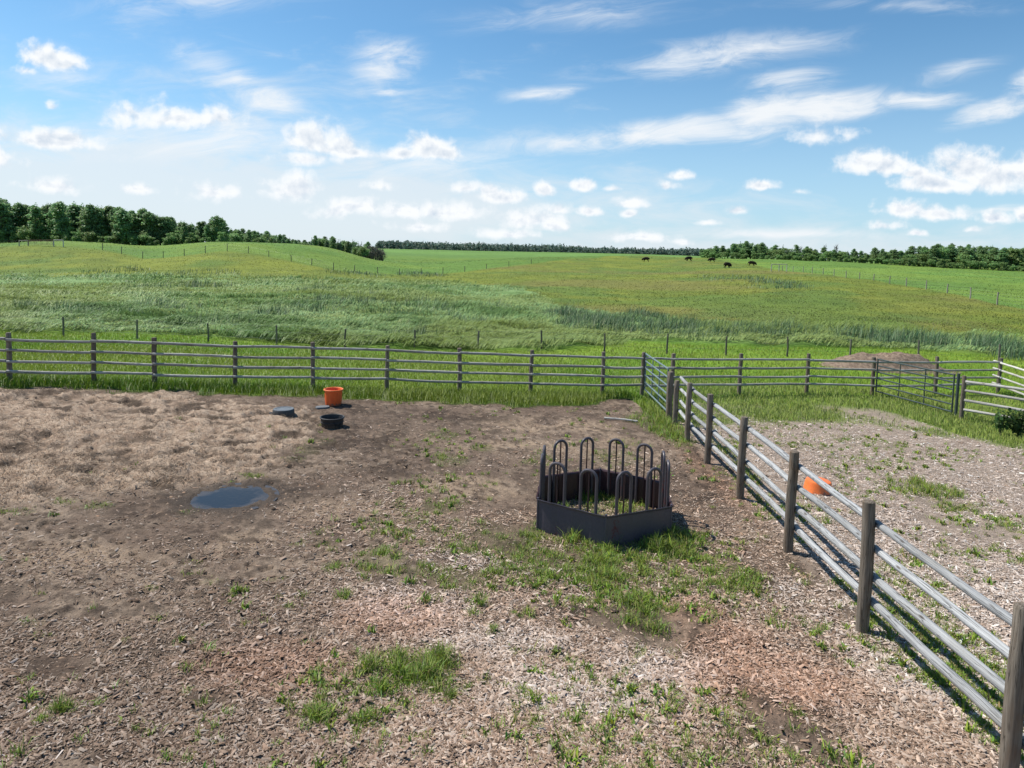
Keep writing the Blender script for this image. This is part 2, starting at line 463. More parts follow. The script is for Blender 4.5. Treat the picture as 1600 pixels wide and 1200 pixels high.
def wood_mat(name, c1, c2, c3, cracks=1.0):
    """weathered round timber, grain along the local Z axis"""
    m, nt, b = mat(name)
    p = nd(nt, 'ShaderNodeTexCoord').outputs['Object']
    oi = nd(nt, 'ShaderNodeObjectInfo').outputs['Random']
    off = nd(nt, 'ShaderNodeCombineXYZ', {0: mth(nt, 'MULTIPLY', oi, 37.0), 1: mth(nt, 'MULTIPLY', oi, 91.0), 2: mth(nt, 'MULTIPLY', oi, 13.0)}).outputs[0]
    q = vm(nt, 'ADD', p, off)
    g = noise(nt, vm(nt, 'MULTIPLY', q, (60, 60, 3.0)), 1.0, 6, .65, .4)
    bl = noise(nt, vm(nt, 'MULTIPLY', q, (7, 7, 1.6)), 1.0, 4, .6)
    ck = noise(nt, vm(nt, 'MULTIPLY', q, (34, 34, 1.0)), 1.0, 3, .5, .2)
    ck = sstep(nt, mth(nt, 'ABSOLUTE', mth(nt, 'SUBTRACT', ck, .5)), .022, .0)
    c = mixc(nt, sstep(nt, g, .3, .7), c1, c2)
    c = mixc(nt, mth(nt, 'MULTIPLY', sstep(nt, bl, .48, .72), .75), c, c3)
    c = mixc(nt, mth(nt, 'MULTIPLY', ck, .75 * cracks), c, (.03, .026, .022))
    kn = nd(nt, 'ShaderNodeTexVoronoi', {'Vector': vm(nt, 'MULTIPLY', q, (9, 9, 2.2)), 'Scale': 1.0}).outputs['Distance']
    c = mixc(nt, mth(nt, 'MULTIPLY', sstep(nt, kn, .16, .05), .8), c, (.06, .045, .035))
    v = mth(nt, 'MULTIPLY_ADD', oi, .36, .82)
    cc = vm(nt, 'SCALE', c)
    nt.links.new(v, cc.node.inputs['Scale'])
    nt.links.new(cc, b.inputs['Base Color'])
    b.inputs['Roughness'].default_value = .9
    b.inputs['Specular IOR Level'].default_value = .12
    hh = mth(nt, 'SUBTRACT', g, mth(nt, 'MULTIPLY', ck, 1.2))
    bp = nd(nt, 'ShaderNodeBump', {'Strength': .6, 'Distance': .006, 'Height': hh})
    nt.links.new(bp.outputs[0], b.inputs['Normal'])
    return m
M['post'] = wood_mat('weathered_post', (.130, .106, .084), (.235, .20, .162), (.185, .125, .082))
M['rail'] = wood_mat('silvered_rail', (.27, .275, .28), (.40, .405, .405), (.30, .29, .27), 1.0)
M['oldrail'] = wood_mat('grey_rail', (.30, .285, .26), (.47, .455, .42), (.25, .22, .185), 1.0)
M['pale'] = wood_mat('fresh_pole', (.42, .405, .37), (.56, .54, .49), (.34, .30, .25), .8)
def simple(name, c, rough=.5, metal=0.0, spec=.4, nscale=8, amt=.25, c2=None, bump=0.0, mud=0.0):
    m, nt, b = mat(name)
    p = nd(nt, 'ShaderNodeTexCoord').outputs['Object']
    n = noise(nt, p, nscale, 6, .65, .3)
    c2 = c2 or tuple(x * (1 - amt) for x in c)
    cc = mixc(nt, sstep(nt, n, .38, .64), c, c2)
    if mud:
        zz = nd(nt, 'ShaderNodeSeparateXYZ', {0: p}).outputs[2]
        sp2 = noise(nt, p, 16, 5, .65, .3)
        mk = sstep(nt, mth(nt, 'SUBTRACT', mth(nt, 'MULTIPLY', sp2, .5), zz), .25 - mud, .32 - mud)
        sp3 = sstep(nt, noise(nt, p, 30, 3, .6), .62, .68)
        mk = mth(nt, 'MULTIPLY', mth(nt, 'MAXIMUM', mk, mth(nt, 'MULTIPLY', sp3, .6)), .8)
        cc = mixc(nt, mk, cc, (.12, .085, .06))
    nt.links.new(cc, b.inputs['Base Color'])
    b.inputs['Roughness'].default_value = rough
    b.inputs['Metallic'].default_value = metal
    b.inputs['Specular IOR Level'].default_value = spec
    nt.links.new(mth(nt, 'MULTIPLY_ADD', n, .3, rough - .12), b.inputs['Roughness'])
    if bump:
        bp = nd(nt, 'ShaderNodeBump', {'Strength': .5, 'Distance': bump, 'Height': noise(nt, p, nscale * 4, 4, .6)})
        nt.links.new(bp.outputs[0], b.inputs['Normal'])
    return m
def painted_steel(name, c, rust, amount):
    m, nt, b = mat(name)
    p = nd(nt, 'ShaderNodeTexCoord').outputs['Object']
    n = noise(nt, vm(nt, 'MULTIPLY', p, (1, 1, .55)), 3.2, 7, .62, .4)
    n2 = noise(nt, p, 26, 4, .6)
    mk = sstep(nt, mth(nt, 'ADD', n, mth(nt, 'MULTIPLY', mth(nt, 'SUBTRACT', n2, .5), .25)), amount, amount + .07)
    c1 = mixc(nt, n2, c, tuple(x * 1.5 + .01 for x in c))
    cc = mixc(nt, mk, c1, rust)
    nt.links.new(cc, b.inputs['Base Color'])
    nt.links.new(mth(nt, 'MULTIPLY_ADD', mk, .35, .42), b.inputs['Roughness'])
    b.inputs['Specular IOR Level'].default_value = .45
    bp = nd(nt, 'ShaderNodeBump', {'Strength': .4, 'Distance': .004, 'Height': n2})
    nt.links.new(bp.outputs[0], b.inputs['Normal'])
    return m
M['steel'] = painted_steel('purple_grey_paint', (.058, .050, .066), (.10, .024, .026), .64)
M['tube'] = painted_steel('worn_hoop_paint', (.052, .044, .052), (.13, .035, .03), .62)
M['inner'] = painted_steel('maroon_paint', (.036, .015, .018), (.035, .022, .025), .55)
M['gate'] = simple('green_grey_gate', (.15, .205, .205), .45, 0, .5, 6, .2)
M['darkgate'] = simple('dark_green_gate', (.055, .075, .07), .5, 0, .4, 6, .3)
M['black'] = simple('black_rubber', (.018, .020, .024), .55, 0, .4, 9, .2, (.045, .043, .042), mud=.10)
M['orange'] = simple('orange_plastic', (.80, .125, .02), .38, 0, .5, 3.5, .2, (.70, .095, .015), mud=.10)
M['orange2'] = simple('bright_orange_plastic', (.84, .19, .04), .4, 0, .5, 5, .12, mud=.05)
M['tubgrey'] = simple('blue_grey_plastic', (.030, .036, .040), .5, 0, .4, 10, .2, (.06, .055, .05), mud=.08)
M['tubbase'] = simple('dusty_tub_base', (.14, .155, .165), .55, 0, .4, 7, .2, (.09, .105, .12))
M['stone'] = simple('grey_slab', (.15, .16, .17), .7, 0, .3, 6, .3)
M['wire'] = simple('galvanised_wire', (.22, .22, .22), .5, .6, .5)
M['wpost'] = wood_mat('wire_fence_post', (.12, .105, .085), (.22, .20, .17), (.10, .085, .07))
M['hpost'] = wood_mat('pale_wire_fence_post', (.30, .27, .22), (.42, .38, .32), (.25, .21, .17))
M['bark'] = wood_mat('bark', (.10, .09, .075), (.22, .21, .185), (.08, .07, .055))
M['greybark'] = wood_mat('grey_twigs', (.13, .115, .11), (.24, .21, .20), (.12, .10, .095))
M['mound'] = simple('reddish_manure_heap', (.16, .115, .085), .95, 0, .1, 7.0, .4, (.30, .225, .165), .12)
M['hide'] = simple('dark_brown_hide', (.022, .014, .010), .8, 0, .2, 5, .3, (.038, .024, .016))
M['horn'] = simple('horn', (.06, .05, .045), .4)

# ------------------------------------------------------------------ zones of the yard
def sdpoly(X, Y, poly):
    """signed distance, positive inside"""
    P = np.array(poly); d = np.full(len(X), 1e9); ins = np.zeros(len(X), bool)
    for i in range(len(P)):
        a, b = P[i], P[(i + 1) % len(P)]
        e = b - a
        wx, wy = X - a[0], Y - a[1]
        t = np.clip((wx * e[0] + wy * e[1]) / (e @ e + 1e-12), 0, 1)
        d = np.minimum(d, np.hypot(wx - e[0] * t, wy - e[1] * t))
        c = ((a[1] > Y) != (b[1] > Y)) & (X < (b[0] - a[0]) * (Y - a[1]) / (b[1] - a[1] + 1e-12) + a[0])
        ins ^= c
    return np.where(ins, d, -d)
def poly(pts):
    return [tuple(at(*p))[:2] for p in pts]
def blob(px, py, rx, ry):
    c = at(px, py)
    k = H - c.z
    return c.x, c.y, rx * c.y / FPX, ry * c.y ** 2 / (FPX * k)
def inblob(X, Y, b):
    return 1 - np.hypot((X - b[0]) / b[2], (Y - b[1]) / b[3])
STRAW = poly([(-260, 603), (0, 608), (130, 612), (240, 614), (440, 632), (500, 640), (520, 655), (500, 672), (470, 692), (410, 735), (335, 757), (250, 764), (100, 775), (0, 792), (-300, 812)])
EDGE_PX = [(-900, 600), (-100, 600), (0, 603), (130, 609), (300, 612), (480, 622), (600, 628), (800, 632), (930, 632), (985, 622), (1020, 640), (1060, 690), (1085, 668), (1130, 655), (1250, 652), (1380, 655), (1460, 668), (1530, 690), (1600, 705), (1750, 735)]
EDGE = np.array(poly(EDGE_PX))
EDGE_Y = lambda X: np.interp(X, *EDGE[np.argsort(EDGE[:, 0])].T)
FENCE_X = lambda Y: np.interp(Y, [3, 7.6, 12.4, 16.6, 19.3], [4.05, 4.15, 4.32, 4.43, 4.62])
MARSH_FAR = np.array([((lambda p: (p.x / p.y, p.y))(at(*q))) for q in [(-150, 432), (0, 432), (250, 432), (500, 437), (700, 441), (800, 452), (850, 468), (872, 488), (1000, 502), (1200, 514), (1400, 524), (1600, 538), (1750, 548)]])
MARSH_NEAR = np.array([((lambda p: (p.x / p.y, p.y))(at(*q))) for q in [(-150, 512), (0, 516), (300, 526), (500, 538), (700, 545), (850, 546), (1000, 536), (1250, 539), (1450, 548), (1600, 556), (1750, 562)]])
def marsh_w(X, Y):
    u = X / np.maximum(Y, 1)
    n = (fbm(X, Y, .12, 3, 5) - .5)
    return smooth(Y * (1 + .10 * n) - np.interp(u, *MARSH_NEAR.T), -1.5, 1.5) * (1 - smooth(Y * (1 + .14 * n) - np.interp(u, *MARSH_FAR.T), -2, 3))
CLUMPS = [blob(*b) for b in [(300, 452, 75, 5), (225, 455, 40, 4), (540, 482, 80, 10), (640, 486, 80, 9), (500, 460, 50, 5), (780, 487, 60, 8), (40, 490, 50, 7), (130, 498, 90, 6),
        (250, 488, 60, 6), (590, 466, 50, 4), (420, 500, 40, 6), (700, 510, 60, 7), (330, 512, 60, 5), (930, 515, 60, 13), (1010, 518, 60, 12), (1100, 524, 110, 14), (1220, 528, 90, 12), (1330, 534, 80, 11), (1440, 540, 70, 10),
        (1540, 548, 70, 11), (1610, 560, 60, 12), (880, 500, 40, 9), (1000, 500, 40, 5), (480, 545, 30, 4), (650, 535, 60, 5), (180, 425, 40, 3), (320, 428, 50, 3), (560, 428, 50, 3), (660, 430, 40, 3), (1165, 440, 55, 6), (1210, 443, 40, 4)]]
PUD = blob(360, 776, 60, 20)
PUD_Z = float(ground_z(PUD[0], PUD[1])[0])
WET = [blob(*b) for b in [(560, 690, 110, 50), (540, 640, 70, 18), (620, 720, 80, 40), (430, 765, 90, 22), (240, 800, 90, 14), (60, 820, 70, 10), (520, 640, 50, 20), (700, 650, 110, 12), (1000, 622, 60, 8), (900, 635, 120, 6),
        (140, 950, 130, 18), (90, 1040, 60, 22), (60, 930, 80, 18), (1080, 760, 60, 40), (1120, 720, 40, 40), (900, 960, 70, 20), (980, 965, 60, 20), (330, 1090, 40, 14), (460, 720, 60, 20), (300, 785, 90, 20), (250, 870, 40, 8), (1010, 985, 40, 14)]]
DRY = [blob(*b) for b in [(800, 680, 170, 30), (420, 850, 130, 25), (120, 870, 120, 25), (560, 800, 120, 25), (860, 665, 120, 18), (740, 760, 90, 20), (940, 680, 50, 20)]]
RED = [blob(*b) for b in [(1200, 1060, 140, 60), (1130, 1000, 80, 40), (1120, 740, 40, 60), (420, 1040, 130, 50), (620, 960, 100, 40), (1080, 960, 60, 30)]]
PALECHIP = [blob(*b) for b in [(900, 1080, 150, 50), (640, 940, 110, 40), (1020, 1040, 90, 40), (780, 1000, 130, 30), (1300, 960, 60, 60), (1380, 1040, 60, 60), (720, 880, 80, 25), (1250, 930, 50, 40), (880, 890, 60, 15)]]
TUFTS = [(760, 840, 120, 32, .35, .10), (880, 872, 130, 40, .5, .12), (985, 905, 95, 38, .55, .17), (1005, 955, 38, 38, .7, .2), (930, 895, 60, 28, .6, .17), (960, 850, 90, 16, .9, .25), (1040, 850, 50, 22, .9, .25), (1075, 845, 40, 25, .6, .2),
        (1140, 895, 50, 32, .6, .16), (1170, 920, 30, 18, .8, .18), (720, 900, 60, 25, .45, .12), (600, 868, 45, 25, .5, .11), (558, 885, 22, 10, .5, .1), (515, 886, 16, 9, .9, .12), (690, 790, 40, 14, .5, .1), (640, 805, 50, 14, .3, .08), (570, 905, 10, 8, .8, .12),
        (705, 720, 30, 11, .6, .11), (690, 680, 28, 9, .5, .1), (755, 700, 20, 7, .6, .1), (828, 722, 16, 6, .6, .1), (640, 1042, 66, 32, .85, .22), (605, 1065, 32, 34, .7, .2), (655, 1082, 55, 24, .45, .12), (530, 1118, 70, 18, .8, .13), (744, 950, 10, 13, 1, .2), (684, 935, 8, 8, .8, .12),
        (803, 962, 12, 8, .8, .12), (774, 988, 11, 9, .8, .12), (825, 960, 9, 10, .8, .14), (800, 1018, 20, 8, .6, .07), (800, 1080, 26, 16, .5, .1), (705, 1068, 40, 14, .5, .09), (780, 1066, 30, 10, .5, .09), (540, 930, 9, 12, .9, .14), (92, 1114, 18, 14, .9, .13), (66, 1126, 14, 8, .6, .1),
        (160, 788, 20, 8, .8, .09), (105, 783, 22, 7, .5, .08), (40, 800, 18, 7, .5, .08), (395, 742, 22, 7, .8, .1), (290, 800, 14, 5, .4, .06), (6, 798, 12, 6, .7, .08), (950, 790, 60, 20, .85, .22), (935, 772, 70, 16, .8, .2), (900, 800, 40, 16, .6, .2), (1005, 790, 30, 18, .7, .2),
        (880, 822, 60, 10, .8, .2), (845, 838, 30, 12, .7, .16), (905, 745, 40, 10, .5, .14), (960, 715, 50, 14, .45, .12), (850, 715, 20, 8, .5, .1), (1030, 662, 34, 26, 1, .32), (1045, 672, 25, 22, 1, .3), (1000, 655, 30, 12, .6, .16), (1060, 690, 20, 12, .8, .2), (980, 690, 26, 8, .3, .1),
        (1440, 765, 50, 18, .9, .28), (1495, 790, 45, 10, .6, .13), (1350, 690, 70, 13, .45, .1), (1235, 640, 90, 10, .6, .25), (1270, 700, 50, 9, .35, .1), (1360, 720, 60, 10, .3, .1), (1570, 820, 30, 10, .5, .12), (1590, 870, 30, 14, .5, .12), (1480, 860, 30, 10, .35, .1), (1180, 655, 50, 14, .5, .2),
        (1270, 850, 20, 12, .5, .12), (1210, 800, 14, 20, .5, .15), (1180, 770, 14, 26, .6, .18), (1150, 730, 12, 26, .7, .2), (1125, 700, 12, 22, .8, .2), (1330, 920, 20, 20, .5, .12), (1390, 950, 20, 20, .45, .12), (1430, 1000, 26, 26, .55, .12), (1480, 1060, 30, 30, .6, .14), (1540, 1100, 30, 30, .6, .15), (1590, 1080, 30, 30, .5, .15),
        (1250, 900, 16, 14, .5, .1), (1100, 880, 30, 14, .4, .12), (500, 690, 26, 8, .3, .08), (480, 705, 24, 8, .35, .08), (455, 718, 20, 6, .3, .07), (430, 905, 14, 6, .4, .07), (330, 910, 20, 7, .3, .07), (300, 880, 20, 7, .2, .06), (240, 920, 14, 6, .5, .08), (55, 975, 20, 6, .4, .07), (70, 992, 16, 6, .4, .07),
        (470, 850, 12, 6, .4, .07), (505, 830, 16, 8, .4, .08), (505, 848, 14, 7, .5, .09), (980, 1040, 14, 8, .3, .08), (1050, 1020, 14, 10, .4, .1), (1000, 1020, 20, 10, .4, .12), (620, 890, 30, 14, .4, .11), (800, 900, 60, 14, .4, .12), (650, 895, 30, 12, .4, .12), (1240, 1110, 16, 10, .4, .09),
        (860, 905, 40, 14, .55, .14), (960, 940, 30, 16, .55, .16), (1080, 915, 30, 16, .5, .14), (1000, 870, 50, 12, .7, .18), (780, 862, 60, 14, .5, .12), (1060, 870, 40, 12, .6, .16)]
TB = [blob(*t[:4]) for t in TUFTS]
def green_w(X, Y):
    g = np.zeros(len(X))
    for t, b in zip(TUFTS, TB):
        m = (np.abs(X - b[0]) < b[2] * 1.4) & (np.abs(Y - b[1]) < b[3] * 1.4)
        if m.any():
            g[m] = np.maximum(g[m], smooth(inblob(X[m], Y[m], b), -.25, .55) * t[4])
    return g
def blobs_w(X, Y, lst, soft=.6):
    g = np.zeros(len(X))
    for b in lst:
        m = (np.abs(X - b[0]) < b[2] * 1.6) & (np.abs(Y - b[1]) < b[3] * 1.6)
        if m.any():
            g[m] = np.maximum(g[m], smooth(inblob(X[m], Y[m], b), -.5, soft))
    return g
def pen_w(X, Y):
    return smooth(X - FENCE_X(Y), -.15, .5)
def lush_w(X, Y):
    n = (fbm(X, Y, 1.1, 4, 31) - .5)
    pen = smooth(X, 4.5, 5.2)
    n2 = (fbm(X, Y, .45, 4, 32) - .5)
    d = Y - EDGE_Y(X)
    return smooth(d + n * 1.5, -.25, .45) * (1 - pen) + pen * smooth(d + n * 2.5 + n2 * 5.0, -1.2, 1.9)

# ------------------------------------------------------------------ ground: one sheet to the horizon
DIV = np.array([(ray(px, 500)[0] / ray(px, 500)[1], Y) for px, Y in [(-60, 148), (160, 146), (230, 138), (355, 145), (455, 138), (521, 135), (624, 145), (830, 200), (950, 300), (1080, 340), (1205, 180),
        (1222, 170), (1303, 146), (1390, 119), (1480, 95), (1558, 79), (1680, 66)]])
def hill_albedo(X, Y):
    """olive grazed slope this side of the wire fences, greener ley beyond them"""
    a1 = fbm(X, Y, .035, 5, 1)[:, None]; a2 = fbm(X, Y, .16, 5, 2)[:, None]; a3 = fbm(X, Y, .011, 4, 3)[:, None]; a4 = fbm(X, Y, .06, 4, 12)[:, None]
    c = np.array((.130, .166, .025)) + np.array((.042, .034, .004)) * smooth(a2, .36, .64)
    c = c + (np.array((.165, .150, .045)) - c) * smooth(a1, .48, .72) * .65
    c = c + (np.array((.085, .150, .030)) - c) * smooth(a4, .54, .68) * .6
    g = np.array((.115, .205, .036)) * (.85 + .5 * (a3 - .3)) + np.array((.03, .02, .0)) * smooth(a4, .4, .65)
    b = smooth(Y / np.interp(X / np.maximum(Y, 1), DIV[:, 0], DIV[:, 1]), .985, 1.02)[:, None]
    c = c * (1 - b) + g * b
    f = smooth(Y, 330, 420)[:, None]
    return c * (1 - f) + f * np.array((.125, .225, .050)) * (.85 + .5 * (a3 - .3))
def straw_lumps(x, y):
    wx = x + (fbm(x, y, 1.4, 2, 46) - .5) * .8
    a = fbm(wx, y, 2.1, 5, 40, .58) * .75 + .25 * fbm(wx, y, .6, 2, 48)
    b = 1 - np.abs(2 * fbm(wx * 1.0, y, 4.2, 3, 44, .55) - 1)
    return a, b
def hummock(X, Y):
    a = 1 - np.abs(2 * fbm(X * .7, Y, .33, 3, 150) - 1)
    b = fbm(X * .8, Y, .9, 3, 152)
    return (a - .6) * .55 + b * .35
def make_ground():
    fine = np.radians(np.linspace(-50, 50, 781))
    rest = np.radians(np.linspace(50, 310, 75))[1:-1]
    az = np.r_[fine, rest]
    rr = np.r_[np.exp(np.linspace(math.log(1.2), math.log(3.9), 24))[:-1], np.exp(np.arange(math.log(3.9), math.log(30), .0052)), ]
    rr = np.r_[rr, np.exp(np.arange(math.log(30.2), math.log(6000), .013))]
    na, nr = len(az), len(rr)
    A, Rr = np.meshgrid(az, rr)
    X = (np.sin(A) * Rr).ravel(); Y = (np.cos(A) * Rr).ravel()
    z = ground_z(X, Y)
    col = np.zeros((len(X), 3))
    # beyond the yard: turf, marsh, hill
    lush1, lush2 = np.array((.105, .205, .016)), np.array((.165, .26, .026))
    mar1, mar2, mar3 = np.array((.17, .26, .095)), np.array((.075, .14, .036)), np.array((.19, .22, .07))
    a1 = fbm(X, Y, .035, 5, 1)[:, None]; a2 = fbm(X, Y, .16, 5, 2)[:, None]; a3 = fbm(X, Y, .011, 4, 3)[:, None]
    hill = hill_albedo(X, Y)
    lush = lush1 + (lush2 - lush1) * smooth(a2, .35, .65)
    s1 = fbm(X * .35, Y, .22, 5, 7)[:, None]
    mar = mar1 + (mar2 - mar1) * np.maximum(smooth(s1, .54, .68), smooth(.20 - hummock(X, Y), 0, .13)[:, None]) + (mar3 - mar1) * smooth(a1, .5, .66) * .6
    mw = marsh_w(X, Y)[:, None]
    nearturf = (1 - smooth(Y, 44, 58))[:, None]
    col = hill * (1 - nearturf) + lush * nearturf
    col = col * (1 - mw) + mar * mw
    z += (fbm(X, Y, .09, 4, 9) - .5) * .55 * smooth(Y, 40, 90) * (1 - smooth(Y, 600, 1500)) * (1 - mw[:, 0] * .3)
    z += hummock(X, Y) * mw[:, 0]
    # yard
    k = (np.hypot(X, Y) < 34) & (Y > -4)
    x, y = X[k], Y[k]
    n1, n2, n3 = fbm(x, y, .55, 5, 20), fbm(x, y, 2.2, 5, 21), fbm(x, y, 6.5, 4, 22)
    n4 = fbm(x, y, 1.3, 4, 23)
    wob = (n2 - .5) * 1.3 + (n3 - .5) * .5
    soil = np.array((.150, .107, .078)); dry = np.array((.250, .187, .136)); wet = np.array((.046, .031, .022))
    c = soil + (dry - soil) * smooth(n1 * .5 + n2 * .5, .40, .62)[:, None]
    c = c + (np.array((.30, .22, .152)) - c) * (blobs_w(x, y, DRY) * smooth(n4, .3, .6) * .8)[:, None]
    c = c + (np.array((.23, .145, .098)) - c) * (blobs_w(x, y, RED) * .7)[:, None]
    w_ = blobs_w(x, y, WET) * smooth(n2 * .45 + n3 * .35 + n4 * .2, .42, .56) * .85
    sp = np.maximum(smooth(n3 * .45 + n2 * .55, .54, .66), .8 * smooth(fbm(x, y, 5.0, 4, 27, .6), .58, .68))
    pen = pen_w(x, y)
    c = c + (np.array((.34, .27, .215)) - c) * (pen * .8)[:, None]
    c = c + (wet - c) * (np.maximum(w_, sp * .7 * (1 - pen * .6)))[:, None]
    # bedding straw
    st = smooth(sdpoly(x, y, STRAW) + wob * .9, -.25, .3)
    lump, lump2 = straw_lumps(x, y)
    stc = np.array((.30, .213, .15)) + (np.array((.41, .31, .228)) - np.array((.30, .213, .15))) * smooth(n3, .35, .65)[:, None]
    pit = np.maximum(smooth(.49 - lump, .0, .06) * (.30 + .70 * smooth(n4, .40, .54)), .8 * smooth(fbm(x, y * 1.6, 2.4, 4, 29, .6), .58, .66))
    stc = stc + (np.array((.085, .06, .042)) - stc) * pit[:, None]
    c = c * (1 - st)[:, None] + stc * st[:, None]
    # turf edge, tufts
    lw = lush_w(x, y)
    edge_shade = smooth(lw, .02, .3) * (1 - smooth(lw, .5, .95))  # shadow line of the grass, painted into the soil colour along its edge
    c = c + (np.array((.035, .030, .018)) - c) * (edge_shade * .9 * (1 - pen))[:, None]
    c = c * (1 - lw)[:, None] + col[k] * .75 * lw[:, None]
    g = green_w(x, y)
    c = c + (np.array((.10, .12, .035)) - c) * (g * .5)[:, None]
    # relief
    dz = (n2 - .5) * .06 * (1 - lw) + (n3 - .5) * .045 * (1 - lw)
    dz = dz + st * ((lump - .5) * .38 + (lump2 - .7) * .06)
    dz = dz + w_ * (n3 - .5) * .05
    dz = dz * smooth(y, 2.0, 4.5)
    # hoof prints
    hp = np.full(len(x), 9.0)
    gx, gy = np.floor(x / .21), np.floor(y / .21)
    for i in (-1, 0, 1):
        for j in (-1, 0, 1):
            cx_, cy_ = gx + i, gy + j
            keep = hash2(cx_, cy_, 73) < .62
            qx = (cx_ + hash2(cx_, cy_, 71)) * .21; qy = (cy_ + hash2(cx_, cy_, 72)) * .21
            hp = np.minimum(hp, np.where(keep, np.hypot(x - qx, y - qy), 9))
    hm_ = (1 - pen) * (1 - lw) * (1 - st * .6) * smooth(n1, .36, .56) * smooth(y, 6.5, 9)
    dz = dz + hm_ * (-.045 * (1 - smooth(hp, .025, .075)) + .014 * np.exp(-((hp - .095) / .03) ** 2))
    c = c + (c * .55 - c) * (hm_ * (1 - smooth(hp, .02, .08)) * .8)[:, None]
    # the puddle's hollow
    e = inblob(x, y, PUD) + (n2 - .5) * .75 + (n3 - .5) * .45
    hol = smooth(e, -.45, .1)
    zz = z[k] + dz
    target_z = PUD_Z - .055 * smooth(e, -.1, .3) + .012 + dz * .3
    zz = zz * (1 - hol) + target_z * hol
    mudrim = smooth(e, -1.1, -.15)
    c = c + (np.array((.070, .054, .042)) - c) * (mudrim * .8)[:, None]
    z[k] = zz
    fade = (1 - smooth(np.hypot(x, y), 26, 34))[:, None]
    col[k] = c * fade + col[k] * (1 - fade)
    V = np.c_[X, Y, z]
    V = np.r_[V, [[0, 0, 0]]]
    col = np.r_[col, [[.2, .15, .1]]].clip(.01, .8)
    i = np.arange(nr - 1)[:, None]; j = np.arange(na)[None]
    j2 = (j + 1) % na
    q = np.stack([i * na + j, (i + 1) * na + j, (i + 1) * na + j2, i * na + j2], -1).reshape(-1, 4)[:, ::-1]
    jj = np.arange(na)
    tri = np.c_[np.full(na, nr * na), jj, (jj + 1) % na][:, ::-1]
    o = bigmesh('ground', V, np.r_[q.ravel(), tri.ravel()], np.r_[np.full(len(q), 4), np.full(len(tri), 3)], M['ground'], col, smooth=True)
    near = np.r_[1 - smooth(np.hypot(X, Y), 22, 40), 1.0]
    a = o.data.attributes.new('near', 'FLOAT', 'POINT')
    a.data.foreach_set('value', near.astype(np.float32))
    tag(o, kind='structure')
    return o
make_ground()

def make_water():
    m, nt, b = mat('muddy_water')
    p = nd(nt, 'ShaderNodeTexCoord').outputs['Object']
    b.inputs['Base Color'].default_value = (.018, .016, .014, 1)
    b.inputs['Roughness'].default_value = .03
    b.inputs['IOR'].default_value = 1.33
    bp = nd(nt, 'ShaderNodeBump', {'Strength': .25, 'Distance': .004, 'Height': noise(nt, p, 14, 3, .5)})
    nt.links.new(bp.outputs[0], b.inputs['Normal'])
    sc = noise(nt, p, 3.5, 5, .6, .5)
    rr_ = vm(nt, 'LENGTH', vm(nt, 'MULTIPLY', p, (1 / PUD[2], 1 / PUD[3], 0)), out='v')
    shoal = sstep(nt, mth(nt, 'MULTIPLY_ADD', mth(nt, 'SUBTRACT', sc, .5), 1.3, rr_), .62, 1.0)
    c = mixc(nt, shoal, (.018, .016, .014), (.060, .048, .040))
    nt.links.new(c, b.inputs['Base Color'])
    nt.links.new(mth(nt, 'MULTIPLY_ADD', shoal, .22, .03), b.inputs['Roughness'])
    V = [(math.cos(t) * PUD[2] * 1.25, math.sin(t) * PUD[3] * 1.3, 0) for t in np.linspace(0, 2 * math.pi, 48, endpoint=False)]
    o = MB().add(V, [tuple(range(48))]).build('puddle_water', m, smooth=False)
    o.location = (PUD[0], PUD[1], PUD_Z - .012)
    tag(o, kind='structure')
make_water()

# ------------------------------------------------------------------ fences of round timber
def round_timber(length, r, seg=12, taper=.0, bend=.0, rough=.012, dome=.25, n=9, rg=random):
    """along local Z from 0 to length"""
    mb = MB(); pts = []; rad = []
    a = rg.uniform(0, 6.28); bx, by = math.cos(a) * bend, math.sin(a) * bend
    for i in range(n + 1):
        t = i / n
        s = math.sin(math.pi * t)
        pts.append((bx * s + rg.uniform(-1, 1) * rough * .2, by * s + rg.uniform(-1, 1) * rough * .2, t * length)); rad.append(r * (1 - taper * t) * (1 + rg.uniform(-1, 1) * rough))
    pts.append((pts[-1][0], pts[-1][1], length + r * dome * .6)); rad.append(rad[-1] * .86)
    pts.append((pts[-1][0], pts[-1][1], length + r * dome * .85)); rad.append(rad[-1] * .55)
    pts = [(pts[0][0], pts[0][1], -r * .08)] + pts; rad = [rad[0] * .88] + rad
    return mb.tube(pts, rad, seg)
def post(parent, base, h, r=.07, lean=(0, 0), m='post', seg=14, name='post'):
    r *= random.uniform(.93, 1.08)
    mb = round_timber(h + .25 + random.uniform(-.03, .03), r, seg, random.uniform(.03, .12), .012, .03, random.uniform(.15, .5), 6)
    o = mb.build(name, M[m], parent)
    o.location = Vector(base) - parent.location - Vector((0, 0, .25))
    o.rotation_euler = (lean[1], lean[0], random.uniform(0, 6.28))
    return o
def rail(parent, a, b, r=.043, m='rail', seg=10, bend=.022, name='rail'):
    a, b = Vector(a), Vector(b)
    L = (b - a).length
    o = round_timber(L, r, seg, .04, random.uniform(.2, 1) * bend, .014, .05, 7).build(name, M[m], parent)
    o.location = a - parent.location
    o.rotation_mode = 'QUATERNION'
    o.rotation_quaternion = (b - a).to_track_quat('Z', 'Y')
    return o
RH = (.375, .67, .98, 1.29)
